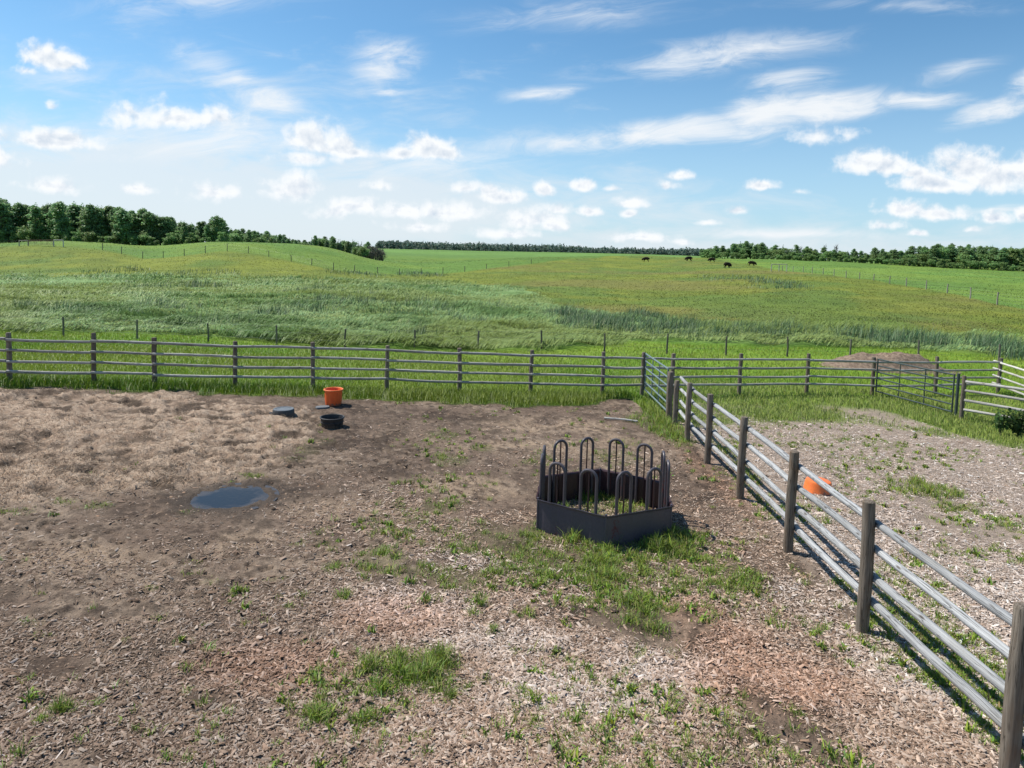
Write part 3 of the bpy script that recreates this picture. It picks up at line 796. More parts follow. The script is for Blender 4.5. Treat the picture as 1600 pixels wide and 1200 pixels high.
def pole_fence(name, label, pts, heights, side, group, r=.07, rr=.043, rm='rail', ends=None, seg=12):
    """pts: ground spots; side: offset of the rails from the post line; ends: extra ground spots the rails run on to"""
    root = empty(name, pts[0])
    tag(root, label, 'fence', group)
    for p, h in zip(pts, heights):
        post(root, p, h, r, (random.uniform(-.015, .015), random.uniform(-.015, .015)), seg=seg + 2)
    run = list(pts)
    if ends: run = [ends[0]] * bool(ends[0]) + run + [ends[1]] * bool(ends[1])
    for i in range(len(run) - 1):
        a, b = Vector(run[i]), Vector(run[i + 1])
        d = (b - a).normalized()
        for h in RH:
            j1, j2 = random.uniform(-.018, .018), random.uniform(-.018, .018)
            off = Vector(side) * (r + rr * .8)
            rail(root, a + off + Vector((0, 0, h + j1)) + d * .006, b + off + Vector((0, 0, h + j2)) - d * .006, rr * random.uniform(.92, 1.1), rm, seg)
    return root
# back fence, far side of the yard
back_px = [(15, 600), (132, 605), (247, 602), (366, 607), (486, 609), (602, 612), (717, 615), (829, 616), (940, 618), (1002, 618)]
back = [at(*p) for p in back_px]
for i in range(1, 8): back[i] = gv(back[i].x, back[0].y + (back[8].y - back[0].y) * (i / 8) ** 1.0 + .12 * math.sin(i * 1.7))
d0 = back[1] - back[0]
left = [gv(back[0].x - 2.35 * k, back[0].y - .25 * k) for k in (2, 1)]
pole_fence('pole_fence', 'long four rail pole fence along the far side of the dirt yard, behind the tubs', left + back, [1.47] * len(left) + [1.46, 1.5, 1.42, 1.42, 1.46, 1.44, 1.45, 1.45, 1.47, 1.5],
           (-.05, -1, 0), 'pole fences', rm='oldrail', seg=10)
cont_px = [(1050, 618), (1155, 617), (1260, 615), (1362, 617), (1461, 616), (1559, 614)]
cont = [at(*p) for p in cont_px]
pole_fence('pole_fence', 'four rail pole fence behind the woodchip pen, passing in front of the dirt heap', cont, [1.47] * 6, (-.1, -1, 0), 'pole fences', rm='oldrail', ends=(back[-1] + Vector((.08, .02, 0)), None), seg=10)
# fence between yard and pen
div = [gv(4.02, 2.75), gv(4.12, 5.25), gv(4.15, 7.62), gv(4.22, 9.92), gv(4.32, 12.37), gv(4.38, 14.72), gv(4.43, 16.61)]
dtop = gv(4.60, 18.6)
pole_fence('pole_fence', 'grey four rail pole fence coming towards the viewer between dirt yard and woodchip pen', div + [dtop], [1.5, 1.5, 1.53, 1.52, 1.51, 1.5, 1.48, 1.22], (1, 0, 0), 'pole fences', r=.072, rr=.045, seg=14)
# fence right of the second gate
gp2 = at(1501, 657)
f3 = [gp2, at(1668, 690)]
pole_fence('pole_fence', 'pole fence right of the dark gate, starting at its thick post and leaving the picture', f3, [1.45, 1.45], (0, -1, 0), 'pole fences', rm='oldrail')
# pale rails running off to the right
corner = cont[-1]
f4b = at(1690, 668)
dd = (f4b - corner).normalized()
pole_fence('pole_fence', 'pale new rails jutting past the far corner post at the right edge', [f4b], [1.45], (-.7, -.6, 0), 'pole fences', rm='pale', ends=(corner - dd * .55, None))

# ------------------------------------------------------------------ tube gates
def tube_gate(name, label, a, b, lo, hi, bars, ups, m, r, posts=None, endpost=None):
    root = empty(name, a)
    tag(root, label, 'gate')
    A, B = Vector(a), Vector(b)
    for i in range(bars):
        h = lo + (hi - lo) * i / (bars - 1)
        MB().tube([A - root.location + Vector((0, 0, h)), B - root.location + Vector((0, 0, h))], r, 10).build('bar', M[m], root)
    for t in ups:
        p = A.lerp(B, t) - root.location
        q = (B - A).normalized().cross(Vector((0, 0, 1))) * r * .0
        MB().tube([p + q + Vector((0, 0, lo + r)), p + q + Vector((0, 0, hi - r))], r * .7, 8).build('upright', M[m], root)
    for t in (.004, .996):
        p = A.lerp(B, t) - root.location
        MB().tube([p + Vector((0, 0, lo - r)), p + Vector((0, 0, hi + r))], r * 1.02, 10).build('end_tube', M[m], root)
    return root
gatepost = at(1045, 656)
ga, gb = back[-1] + Vector((.09, -.06, 0)), gatepost + Vector((-.05, .1, 0))
tube_gate('tube_gate', 'pale green six bar tube gate between the corner post and the dirt yard fence', ga, gb, .24, 1.44, 6, (.36, .66), 'gate', .026)
gpo = empty('gate_post', gatepost)
tag(gpo, 'thick grey timber post at the near end of the pale green gate', 'post', 'gate posts')
post(gpo, gatepost, 1.38, .085, (.0, 0), seg=16, name='timber')
g2a, g2b = cont[3] + Vector((.08, -.12, 0)), at(1487, 652)
tube_gate('tube_gate', 'dark six bar tube gate standing in long grass at the back of the woodchip pen', g2a, g2b, .18, 1.40, 6, (.33, .66), 'darkgate', .026)
sp_ = at(1493, 653)
gpo = empty('gate_post', sp_)
tag(gpo, 'slim black post where the dark gate latches', 'post', 'gate posts')
MB().tube([(0, 0, -.1), (0, 0, 1.46)], .045, 12).build('shaft', M['darkgate'], gpo)

# ------------------------------------------------------------------ wire fences in the grass
def wire_fence(name, label, spots, h, r, m, group, wires=(.35, .7, 1.0), wr=.006, extra=None):
    root = empty(name, spots[0])
    tag(root, label, 'fence', group)
    for p in spots:
        mb = MB().tube([(0, 0, -.2), (random.uniform(-.02, .02), 0, h * .5), (random.uniform(-.04, .04), 0, h * random.uniform(.95, 1.05))], [r, r * .97, r * .93], 8)
        mb.build('post', M[m], root, loc=Vector(p) - root.location)
    run = list(spots)
    if extra: run = [extra[0]] * bool(extra[0]) + run + [extra[1]] * bool(extra[1])
    for w in wires:
        MB().tube([Vector(p) - root.location + Vector((0, -r, h * w * .95)) for p in run], wr, 5).build('wire', M['wire'], root)
    return root
wf = [at(px, py) for px, py in [(-20, 521), (93, 527), (206, 531), (316, 536), (427, 540), (538, 544), (646, 547), (746, 549), (847, 551), (946, 552), (1041, 553), (1133, 555), (1229, 557), (1330, 560), (1440, 564), (1560, 568)]]
wf = [gv(p.x, 36 + .25 * math.sin(i)) for i, p in enumerate(wf)]
wire_fence('wire_fence', 'thin wire fence on dark posts in the green grass just behind the pole fence', wf, 1.05, .05, 'wpost', 'wire fences', wr=.004)
lh = [(-20, 386), (30, 386), (160, 385), (190, 391), (223, 400), (255, 399), (288, 394), (321, 392), (355, 392), (388, 396), (420, 400), (455, 407), (487, 414), (521, 420), (554, 423), (590, 423), (624, 419), (658, 417), (692, 415), (726, 414), (760, 412), (795, 409), (830, 408)]
lhs = []
for i, (px, py) in enumerate(lh):
    Y = np.interp(px, [-20, 160, 230, 355, 455, 521, 624, 830], [148, 146, 138, 145, 138, 135, 145, 200])
    p = on(px, float(Y)); lhs.append(p)
wire_fence('wire_fence', 'wire fence climbing over the left hill below the aspens', lhs, 1.4, .075, 'wpost', 'wire fences', (.3, .55, .8, 1.0), .006)
rh = [(1222, 170), (1239, 166), (1255, 162), (1269, 157), (1286, 151), (1303, 146), (1322, 140), (1343, 133), (1365, 126), (1390, 119), (1416, 112), (1447, 103), (1480, 95), (1516, 87), (1558, 79), (1625, 70)]
rhs = [on(px, Y) for px, Y in rh]
wire_fence('wire_fence', 'pale post wire fence slanting across the right hill towards the wood', rhs, 1.4, .085, 'hpost', 'wire fences', (.3, .55, .8, 1.0), .006)
def hill_frame(name, label, px0, px1, Y, h, m, n, cat):
    a, b = on(px0, Y), on(px1, Y)
    root = empty(name, a)
    tag(root, label, cat)
    for i in range(n):
        p = a.lerp(b, i / (n - 1)); p.z = float(ground_z(p.x, p.y)[0])
        MB().tube([(0, 0, -.2), (0, 0, h)], .11, 8).build('post', M[m], root, loc=p - root.location)
    d = b - a
    MB().tube([Vector((0, -.05, h)), d + Vector((0, -.05, h))], .09, 8).build('beam', M[m], root)
    return root
hill_frame('timber_gateway', 'pale timber gateway with a top beam in front of the right wood', 1205, 1229, 168, 1.75, 'pale', 3, 'gateway')
hill_frame('timber_gateway', 'brown timber brace on the left hill crest, nearer the picture edge', 30, 44, 147, 1.25, 'hpost', 2, 'gateway')
hill_frame('timber_gateway', 'pale timber brace on the left hill crest, right of the red gate', 84, 99, 147, 1.3, 'pale', 2, 'gateway')
M['redgate'] = simple('faded_red_gate', (.22, .06, .035), .6)
tube_gate('tube_gate', 'faded red tube gate on the left hill crest between two timber braces', on(45, 147), on(83, 147), .3, 1.3, 4, (.25, .5, .75), 'redgate', .03)

# ------------------------------------------------------------------ hay feeder
def hay_feeder():
    c = gv(1.46, 10.72)
    root = empty('hay_feeder', c)
    tag(root, 'low six sided steel hay feeder with upright hoops, standing in grass in the yard', 'hay feeder')
    rad, ph, hoop = 1.18, .50, 1.10
    rim0 = [(947, 805), (1046, 786), (1030, 749), (937, 733), (850, 748), (842, 782)]
    corners = []
    for k in range(6):
        p = at(*rim0[k], dz=ph)
        corners.append(Vector((p.x, p.y, float(ground_z(p.x, p.y)[0]))))
    cen = sum(corners, Vector()) / 6
    root.location = Vector((cen.x, cen.y, float(ground_z(cen.x, cen.y)[0])))
    a0 = math.atan2(corners[0].y - cen.y, corners[0].x - cen.x)
    loc = []
    for k in range(6):
        a = a0 + k * math.pi / 3
        reg = Vector((math.cos(a) * 1.2, math.sin(a) * 1.2, 0))
        me_ = corners[k] - cen; me_.z = 0
        p = reg * .5 + me_ * .5
        p.z = float(ground_z(cen.x + p.x, cen.y + p.y)[0]) - root.location.z
        loc.append(p)
    for k in range(6):
        a, b = loc[k], loc[(k + 1) % 6]
        d = (b - a); L = Vector((d.x, d.y, 0)).length; d.normalize()
        nrm = Vector((d.y, -d.x, 0)).normalized()
        up = Vector((0, 0, 1))
        # sheet panel, folded over top and bottom edges
        mb = MB(); N = 10
        V, F = [], []
        sec = [(.0, -.02), (.0, ph - .03), (.012, ph - .008), (.034, ph), (.036, ph - .012), (.016, ph - .03), (.006, ph - .05), (.006, -.02)]
        for i in range(N + 1):
            t = .006 + .988 * i / N
            wv = .006 * math.sin(i * 1.9 + k)
            for (o, z) in sec:
                V.append(a + (b - a) * t + nrm * (o + wv) + up * z)
        ns = len(sec)
        for i in range(N):
            for q in range(ns):
                q2 = (q + 1) % ns
                F.append((i * ns + q, (i + 1) * ns + q, (i + 1) * ns + q2, i * ns + q2))
        F.append(tuple(range(ns))); F.append(tuple(range(N * ns, (N + 1) * ns))[::-1])
        mb.add(V, F)
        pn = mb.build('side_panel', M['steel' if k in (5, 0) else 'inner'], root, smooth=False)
        # corner hinge pin and lugs
        p = a
        MB().tube([p + up * -.02, p + up * (ph + .015)], .016, 8).build('hinge_pin', M['steel'], pn)
        for s in (.27, .73):
            m_ = a + (b - a) * s - nrm * .030 + up * 0
            w = .128; R_ = w
            pts = []
            for i in range(4): pts.append(m_ - d * w + up * (.04 + (hoop - R_ - .04) * i / 3))
            for i in range(1, 12):
                th = math.pi - math.pi * i / 12
                pts.append(m_ + d * (w * math.cos(th)) + up * (hoop - R_ + R_ * math.sin(th)))
            for i in range(4): pts.append(m_ + d * w + up * (hoop - R_ - (hoop - R_ - .04) * i / 3))
            hp = MB().tube(pts, .0235, 10).build('hoop', M['tube'], root)
            MB().tube([m_ + up * .04, m_ + up * (hoop - .012)], .012, 8).build('centre_bar', M['inner'], hp)
    return root
hay_feeder()

# ------------------------------------------------------------------ tubs
def tub(name, label, loc, prof, m, fn=None, cat='tub', rz=0, group=None, tilt=(0, 0)):
    root = empty(name, loc, rz)
    root.rotation_euler = (tilt[0], tilt[1], rz)
    tag(root, label, cat, group)
    MB().lathe(prof, 40, fn).build('shell', M[m], root)
    return root
def ring(root, r, z, w, m, name='rim', fn=None):
    MB().tube([(r * math.cos(t), r * math.sin(t), z) for t in np.linspace(0, 2 * math.pi, 37)], w, 8, False).build(name, M[m], root)
p = at(521, 633)
t = tub('feed_tub', 'tall bright orange plastic tub with a thick rim, open, by the back fence', p, [(.19, 0), (.215, .02), (.232, .20), (.238, .44), (.232, .445), (.222, .43), (.215, .2), (.2, .06), (.06, .05)], 'orange',
        lambda th, z: 1 + (.012 * math.copysign(1, math.sin(th * 10)) if .03 < z < .4 else 0))
ring(t, .25, .44, .022, 'orange2')
p = at(519, 667)
t = tub('feed_tub', 'low open black rubber tub in front of the orange tub', p, [(.22, -.02), (.25, .02), (.272, .23), (.278, .24), (.265, .245), (.258, .23), (.24, .06), (.1, .05)], 'black')
ring(t, .275, .236, .018, 'black'); ring(t, .262, .14, .011, 'black', 'rib')
p = at(443, 650)
t = tub('feed_tub', 'upturned dark tub with a dusty grey base, left of the black one', p, [(.27, -.02), (.275, .02), (.262, .165), (.252, .18)], 'tubgrey')
MB().lathe([(.253, .177), (.247, .192), (.2, .194), (.195, .185), (.05, .186)], 36).build('base_plate', M['tubbase'], t)
ring(t, .276, .015, .017, 'tubgrey')
MB().tube([(-.26, -.07, .05), (-.33, -.06, .08), (-.33, .0, .08), (-.26, .03, .05)], .018, 8).build('handle', M['stone'], t)
p = at(1277, 768)
t = tub('feed_tub', 'squat upturned orange tub on the pale woodchips beyond the rails', p, [(.262, -.02), (.265, .02), (.258, .03), (.24, .19), (.225, .225), (.20, .235), (.05, .228)], 'orange2',
        lambda th, z: 1 - .16 * max(0, math.cos(th + 1.25)) ** 6 * (.4 + z * 2.5), tilt=(.04, .05))
p = at(504, 637)
sl = MB().lathe([(.17, -.02), (.175, .02), (.165, .035), (.05, .037)], 9, lambda th, z: 1 + .18 * math.sin(th * 2 + .6) + .06 * math.sin(th * 5)).build('stone_slab', M['stone'], loc=p)
tag(sl, 'small flat grey stone slab on the mud beside the tall orange tub', 'stone')
a, b = at(944, 655), at(996, 660)
pl = round_timber((b - a).length, .03, 10, .1, .01).build('loose_pole', M['pale'])
pl.location = a + Vector((0, 0, .035)); pl.rotation_mode = 'QUATERNION'; pl.rotation_quaternion = (b - a).to_track_quat('Z', 'Y')
tag(pl, 'short pale pole lying loose on the dirt near the tube gate', 'pole')

# ------------------------------------------------------------------ heap of dirt behind the fence
def mound():
    c = at(1390, 577)
    n, k = 90, 26
    V, F = [], []
    L, D, Hh = 3.7, 1.9, .70
    for i in range(k):
        r = i / (k - 1)
        for j in range(n):
            th = 2 * math.pi * j / n
            x, y = math.cos(th) * r * L, math.sin(th) * r * D
            nz = float(fbm(np.array([x + 50]), np.array([y + 20]), 1.1, 6, 70, .62)[0]) - .5
            n2_ = float(fbm(np.array([x + 9]), np.array([y + 3]), 4.5, 4, 77, .65)[0]) - .5
            z = Hh * (1 - smooth(np.array([r]), .22, 1.0)[0]) * (1 + nz * .7 + n2_ * .16) - .06 + (0.12 * (x > 0) * (r < .6) * .5)
            V.append((x + nz * .3, y + nz * .2, z))
    for i in range(k - 1):
        for j in range(n):
            j2 = (j + 1) % n
            F.append((i * n + j, (i + 1) * n + j, (i + 1) * n + j2, i * n + j2))
    o = MB().add(V, F).build('dirt_heap', M['mound'], loc=gv(c.x - .1, 33.0), sharp=80)
    tag(o, 'low reddish brown heap of old manure and dirt behind the fence on the right', 'dirt heap')
mound()

# ------------------------------------------------------------------ loose cover: chips, clods, grass, reeds
def spread(n, Y0, Y1, u0=-.86, u1=.86, rg=rng):
    """scatter that thins out with distance"""
    Y = 1 / rg.uniform(1 / Y1, 1 / Y0, n)
    X = rg.uniform(u0, u1, n) * Y
    return X, Y
def near_z(X, Y):
    return ground_z(X, Y)
def relief(X, Y):
    """the same small relief as the ground sheet"""
    n2, n3 = fbm(X, Y, 2.2, 5, 21), fbm(X, Y, 6.5, 4, 22)
    lw = lush_w(X, Y)
    dz = (n2 - .5) * .06 * (1 - lw) + (n3 - .5) * .045 * (1 - lw)
    wob = (n2 - .5) * 1.3 + (n3 - .5) * .5
    st = smooth(sdpoly(X, Y, STRAW) + wob * .9, -.25, .3)
    la, lb = straw_lumps(X, Y)
    dz = dz + st * ((la - .5) * .38 + (lb - .7) * .06)
    return ground_z(X, Y) + dz * smooth(Y, 2.0, 4.5), st, lw, n2
def in_puddle(X, Y):
    return inblob(X, Y, PUD) > -.28
def make_chips():
    Xs, Ys = spread(760000, 4.0, 21)
    z, st, lw, n2 = relief(Xs, Ys)
    pen = pen_w(Xs, Ys)
    pale = blobs_w(Xs, Ys, PALECHIP); red = blobs_w(Xs, Ys, RED); wet = blobs_w(Xs, Ys, WET)
    patch = fbm(Xs, Ys, .8, 4, 60)
    leftness = smooth(Xs / Ys, -.55, .05)
    yardp = np.clip((.30 + .42 * leftness + .5 * pale + .25 * red) * smooth(patch, .25, .6) - .35 * wet, .03, 1) * (1 - smooth(Ys, 11.5, 17) * .75)
    pr = np.where(pen > .5, .95 * smooth(patch, .10, .42) * (1 - smooth(Ys, 17, 24) * .4), yardp) * (1 - st * .97) * (1 - lw * .93)
    pr[in_puddle(Xs, Ys)] = 0
    k = rng.uniform(0, 1, len(Xs)) < pr
    X, Y, z, pen, pale, red = Xs[k], Ys[k], z[k], pen[k], pale[k], red[k]
    n = len(X)
    L = rng.lognormal(math.log(.024), .5, n).clip(.008, .085) * (1 + Y * .02); W = (L * rng.uniform(.14, .42, n)).clip(.006, .04); T = W * rng.uniform(.2, .5, n)
    th = rng.uniform(0, 2 * np.pi, n); ti = rng.normal(0, .22, n); ro = rng.normal(0, .3, n)
    ax = np.c_[np.cos(th) * np.cos(ti), np.sin(th) * np.cos(ti), np.sin(ti)]
    bx = np.c_[-np.sin(th) * np.cos(ro), np.cos(th) * np.cos(ro), np.sin(ro)]
    cx = np.cross(ax, bx)
    P = np.c_[X, Y, z + .006 + np.abs(np.sin(ti)) * L * .3]
    V = np.empty((n, 6, 3))
    for i, (a, b, c) in enumerate([(-.5, -.5, 0), (.5, -.38, 0), (.5, .4, 0), (-.5, .5, 0), (-.42, .05, 1), (.4, -.05, 1)]):
        V[:, i] = P + ax * (a * L)[:, None] + bx * (b * W)[:, None] + cx * (c * T)[:, None]
    q = (np.arange(n) * 6)[:, None]
    loops = (q + np.array([0, 1, 5, 4, 3, 4, 5, 2, 0, 4, 3, 1, 2, 5])).ravel()
    pal = np.array([(.40, .275, .195), (.46, .335, .25), (.27, .175, .118), (.16, .105, .072), (.50, .40, .32), (.35, .235, .168)])
    palp = np.array([(.54, .455, .39), (.64, .56, .50), (.42, .335, .275), (.30, .22, .165), (.56, .46, .39), (.68, .62, .57)])
    ci = rng.integers(0, 6, n)
    w = np.clip(pen * .75 + pale * .5 + rng.normal(0, .22, n), 0, 1)[:, None]
    col = pal[ci] * (.60 + .34 * leftness[k])[:, None] * (1 - w) + palp[ci] * w
    col = col + (col * np.array((1.05, .80, .70)) - col) * (red * .5)[:, None]
    col *= rng.uniform(.68, 1.2, n)[:, None]
    o = bigmesh('wood_chips', V.reshape(-1, 3), loops, np.tile([4, 4, 3, 3], n), M['chip'], np.repeat(col.clip(.02, .7), 6, axis=0))
    tag(o, 'wood chips strewn over the yard and the pen', 'wood chips', kind='stuff')
make_chips()
def make_clods():
    X, Y = spread(130000, 4.2, 22)
    z, st, lw, n2 = relief(X, Y)
    wet = blobs_w(X, Y, WET); pen = pen_w(X, Y)
    patch = fbm(X, Y, 1.7, 3, 66)
    k = rng.uniform(0, 1, len(X)) < (.75 * wet + .34) * smooth(patch, .30, .62) * (.35 + .65 * smooth(Y, 7, 11)) * (1 - lw) * (1 - pen * .85) * (1 - st)
    k |= rng.uniform(0, 1, len(X)) < st * .35 * smooth(.45 - straw_lumps(X, Y)[0], 0, .06) * (1 - lw)
    k &= ~in_puddle(X, Y)
    X, Y, z, st = X[k], Y[k], z[k], st[k]
    n = len(X)
    s = rng.lognormal(math.log(.011), .5, n).clip(.005, .026) * (.55 + Y * .065)
    base = np.array([(1, 0, 0), (.5, .8, 0), (-.5, .9, 0), (-1, 0, 0), (-.4, -.85, 0), (.55, -.8, 0), (.45, .2, .75), (-.35, .35, .8), (-.1, -.5, .7)])
    V = base[None] * s[:, None, None] * rng.uniform(.35, 1.6, (n, 9, 3)) * np.array((1.3, 1.0, .62))
    V += np.c_[X, Y, z - .006][:, None]
    F = [(0, 1, 6), (1, 7, 6), (1, 2, 7), (2, 3, 7), (3, 8, 7), (3, 4, 8), (4, 5, 8), (5, 0, 6), (5, 6, 8), (6, 7, 8)]
    loops = ((np.arange(n) * 9)[:, None] + np.array(F).ravel()).ravel()
    col = hsv_jit((.085, .060, .043), n, .3, .05)
    pale_ = rng.uniform(0, 1, n) < .45
    col[pale_] = hsv_jit((.21, .15, .105), int(pale_.sum()), .25, .05)
    o = bigmesh('mud_clods', V.reshape(-1, 3), loops, np.full(n * len(F), 3), M['chip'], np.repeat(col, 9, axis=0))
    tag(o, 'clods of dark mud trodden up in the yard', 'mud clods', kind='stuff')
make_clods()
def make_straw():
    X, Y = spread(150000, 8.0, 23, -.92, -.05)
    z, st, lw, n2 = relief(X, Y)
    k = rng.uniform(0, 1, len(X)) < st * (1 - lw) * (.2 + .8 * smooth(straw_lumps(X, Y)[0], .40, .52))
    P = np.c_[X, Y, z][k]
    n = len(P)
    L = rng.uniform(.05, .16, n)
    col = hsv_jit((.40, .295, .205), n, .25, .04)
    V, lo, to, cc = blades(P, L * rng.uniform(.12, .45, n), np.full(n, .006) + P[:, 1] * .0002, col, lean=3.2, droop=.1)
    o = bigmesh('bedding_straw', V, lo, to, M['chip'], cc)
    tag(o, 'old tan bedding straw lying in humps over the left of the yard', 'straw', kind='stuff')
make_straw()
SPARSE = [blob(*b) for b in [(880, 860, 320, 95), (640, 850, 130, 70), (690, 710, 90, 50), (1130, 880, 120, 70), (1300, 720, 120, 60), (560, 1090, 160, 50)]]
def make_yard_grass():
    parts = []
    for t, b in zip(TUFTS, TB):
        area = math.pi * b[2] * b[3]
        px_area = math.pi * t[2] * t[3] * .41
        n = int(np.clip(px_area * 1.35 * t[4] ** 1.4, 50, 3200))
        nc = max(3, int(area * 16 * t[4]) + 2)
        ca = rng.uniform(0, 2 * np.pi, nc); cr = np.sqrt(rng.uniform(0, 1, nc))
        cxs, cys = b[0] + np.cos(ca) * cr * b[2], b[1] + np.sin(ca) * cr * b[3]
        ch = rng.uniform(.55, 1.2, nc) * (1.1 - .35 * cr)
        i = rng.integers(0, nc, n)
        sg = min(.12, .5 * min(b[2], b[3]) + .02)
        r_ = np.abs(rng.normal(0, sg, n)); a_ = rng.uniform(0, 2 * np.pi, n)
        X, Y = cxs[i] + np.cos(a_) * r_, cys[i] + np.sin(a_) * r_
        h = .85 * t[5] * ch[i] * rng.uniform(.35, 1.2, n) * np.clip(1.15 - r_ / (sg * 3.2), .3, 1.1)
        parts.append(np.c_[X, Y, h, np.full(n, rng.uniform(0, 1)), np.zeros(n)])
    # sprigs
    X, Y = spread(19000, 4.3, 22)
    pen = pen_w(X, Y)
    k = rng.uniform(0, 1, len(X)) < (.06 + 1.0 * pen + .22 * smooth(X / Y, -.25, .0) + .55 * blobs_w(X, Y, SPARSE)) * smooth(fbm(X, Y, .7, 4, 81), .38, .62)
    k &= (X / Y > -.5) | (rng.uniform(0, 1, len(X)) < .25)
    for x, y in zip(X[k], Y[k]):
        n = rng.integers(8, 34)
        r_ = np.abs(rng.normal(0, .045, n)); a_ = rng.uniform(0, 2 * np.pi, n)
        parts.append(np.c_[x + np.cos(a_) * r_, y + np.sin(a_) * r_, rng.uniform(.03, .085, n) * rng.uniform(.6, 1.5), np.full(n, rng.uniform(0, 1)), np.full(n, float(rng.uniform() < .18))])
    A = np.concatenate(parts)
    A = A[A[:, 1] > 3.5]
    z, st, lw, n2 = relief(A[:, 0], A[:, 1])
    pudk = ~(inblob(A[:, 0], A[:, 1], PUD) > -.1)
    A, z = A[pudk], z[pudk]
    n = len(A)
    col = hsv_jit((.205, .345, .036), n, .25, .14)
    col = col * (1 - .35 * A[:, 3:4]) + np.array((.25, .27, .06)) * .35 * A[:, 3:4]
    dead = rng.uniform(0, 1, n) < .16
    col[dead] = hsv_jit((.30, .25, .11), int(dead.sum()), .2, .05)
    V, lo, to, cc = blades(np.c_[A[:, :2], z - .01], A[:, 2] * 1.1, (.0042 + A[:, 1] * .00032 + A[:, 2] * .008) * np.where(A[:, 4] > 0, 3.2, 1.0), col, lean=.85, droop=.4)
    o = bigmesh('yard_grass', V, lo, to, M['grass'], cc)
    tag(o, 'tufts of green grass growing through the yard and pen floor', 'grass', kind='stuff')
make_yard_grass()
def make_turf():
    X, Y = spread(520000, 13.5, 60, -.9, .9)
    lw = lush_w(X, Y); mw = marsh_w(X, Y)
    far = smooth(Y, 44, 58)
    k = rng.uniform(0, 1, len(X)) < np.where((X > 4.5) & (Y < 26), lw ** 1.5 * .75, lw) * (1 - mw * .9) * (1 - far * .5)
    X, Y, lw = X[k], Y[k], lw[k]
    n = len(X)
    z, _, _, _ = relief(X, Y)
    d = Y - EDGE_Y(X)
    pn = fbm(X, Y, .5, 4, 90); pn2 = fbm(X, Y, .16, 3, 91)
    rim = (1 - smooth(d, .6, 2.4)) * (X < 4.4)
    h = (.07 + .13 * pn + .16 * rim) * rng.uniform(.5, 1.25, n)
    pen = (X > 4.5) & (Y < 27)
    h = np.where(pen, h * 1.05 + .03, h)
    col = hsv_jit((.20, .36, .022), n, .22, .12)
    col += (np.array((.31, .40, .046)) - col) * (smooth(pn2, .42, .62) * .7)[:, None]
    col = np.where(pen[:, None], col * .45 + np.array((.30, .33, .10)) * .6, col)
    col *= (1 - .25 * rim)[:, None]
    V, lo, to, cc = blades(np.c_[X, Y, z - .01], h, .005 + Y * .00045, col, lean=.6, droop=.3)
    o = bigmesh('pasture_grass', V, lo, to, M['grass'], cc)
    tag(o, 'lush green grass on both sides of the back fence', 'grass', kind='stuff')
make_turf()
def make_marsh():
    X, Y = spread(520000, 32, 125, -.9, .9)
    mw = marsh_w(X, Y)
    k = rng.uniform(0, 1, len(X)) < mw * (1 - .75 * blobs_w(X, Y, CLUMPS[18:29]))
    X, Y = X[k], Y[k]
    n = len(X)
    hm = hummock(X, Y)
    # streaks and swirls where the wind has laid it
    wx = X + 3 * (fbm(X, Y, .07, 3, 100) - .5) * 4
    s = fbm(wx * .35, Y, .24, 5, 7)
    lo_ = fbm(X * .5, Y, .5, 3, 102)
    patch = fbm(X, Y, .05, 4, 103)
    h = (.22 + .38 * smooth(s, .35, .7)) * rng.uniform(.55, 1.2, n) * (.6 + .8 * lo_)
    z = ground_z(X, Y) + hm
    col = hsv_jit((.245, .375, .138), n, .22, .08)
    col += (np.array((.095, .20, .045)) - col) * (np.maximum(smooth(s, .54, .68), smooth(.20 - hm, .0, .13)) * .8)[:, None]
    col += (np.array((.27, .335, .085)) - col) * (smooth(patch, .5, .64) * .55)[:, None]
    wa = (fbm(X, Y, .22, 3, 105) - .5) * 7
    wnd = np.c_[np.cos(wa), np.sin(wa)] * .75 + np.array((.35, 0))
    V, lo, to, cc = blades(np.c_[X, Y, z - .03], h, .010 + Y * .00075, col, lean=.45, wind=wnd, droop=.6)
    o = bigmesh('marsh_grass', V, lo, to, M['reed'], cc)
    tag(o, 'long pale marsh grass laid over by the wind', 'marsh grass', kind='stuff')
    P = []
    for b in CLUMPS:
        n = int(np.clip(b[2] * b[3] * 190, 400, 9000) * (.08 if b[1] > 95 else .16 if b[1] > 62 else .6 if b[0] < 3 else 1))
        a_ = rng.uniform(0, 2 * np.pi, n); r_ = rng.uniform(0, 1.08, n) ** .6
        P.append(np.c_[b[0] + np.cos(a_) * r_ * b[2], b[1] + np.sin(a_) * r_ * b[3], 1 - .6 * r_])
    P = np.concatenate(P)
    g = fbm(P[:, 0], P[:, 1], .45, 3, 110)
    g2 = fbm(P[:, 0], P[:, 1], .18, 3, 111)
    P = P[rng.uniform(0, 1, len(P)) < np.maximum(smooth(g, .32, .54) * (P[:, 0] > 3), smooth(g, .36, .58) * smooth(g2, .20, .42))]
    P = P[P[:, 1] > 37.5]
    n = len(P)
    z = ground_z(P[:, 0], P[:, 1])
    tall = np.where(P[:, 1] > 95, .7, 1.0)
    h = (.55 + .75 * P[:, 2]) * rng.uniform(.45, 1.2, n) * tall * (.60 + .95 * fbm(P[:, 0], P[:, 1], .5, 3, 112))
    col = hsv_jit((.070, .158, .058), n, .30, .08)
    li = rng.uniform(0, 1, n) < .25
    col[li] = hsv_jit((.22, .31, .16), int(li.sum()), .2, .05)
    V, lo, to, cc = blades(np.c_[P[:, :2], z - .03], h, .010 + P[:, 1] * .00045, col, lean=.42, wind=(.16, 0), droop=.4)
    o = bigmesh('cattails', V, lo, to, M['reed'], cc)
    tag(o, 'dark blue green cattail beds standing in the marsh', 'cattails', kind='stuff')
make_marsh()
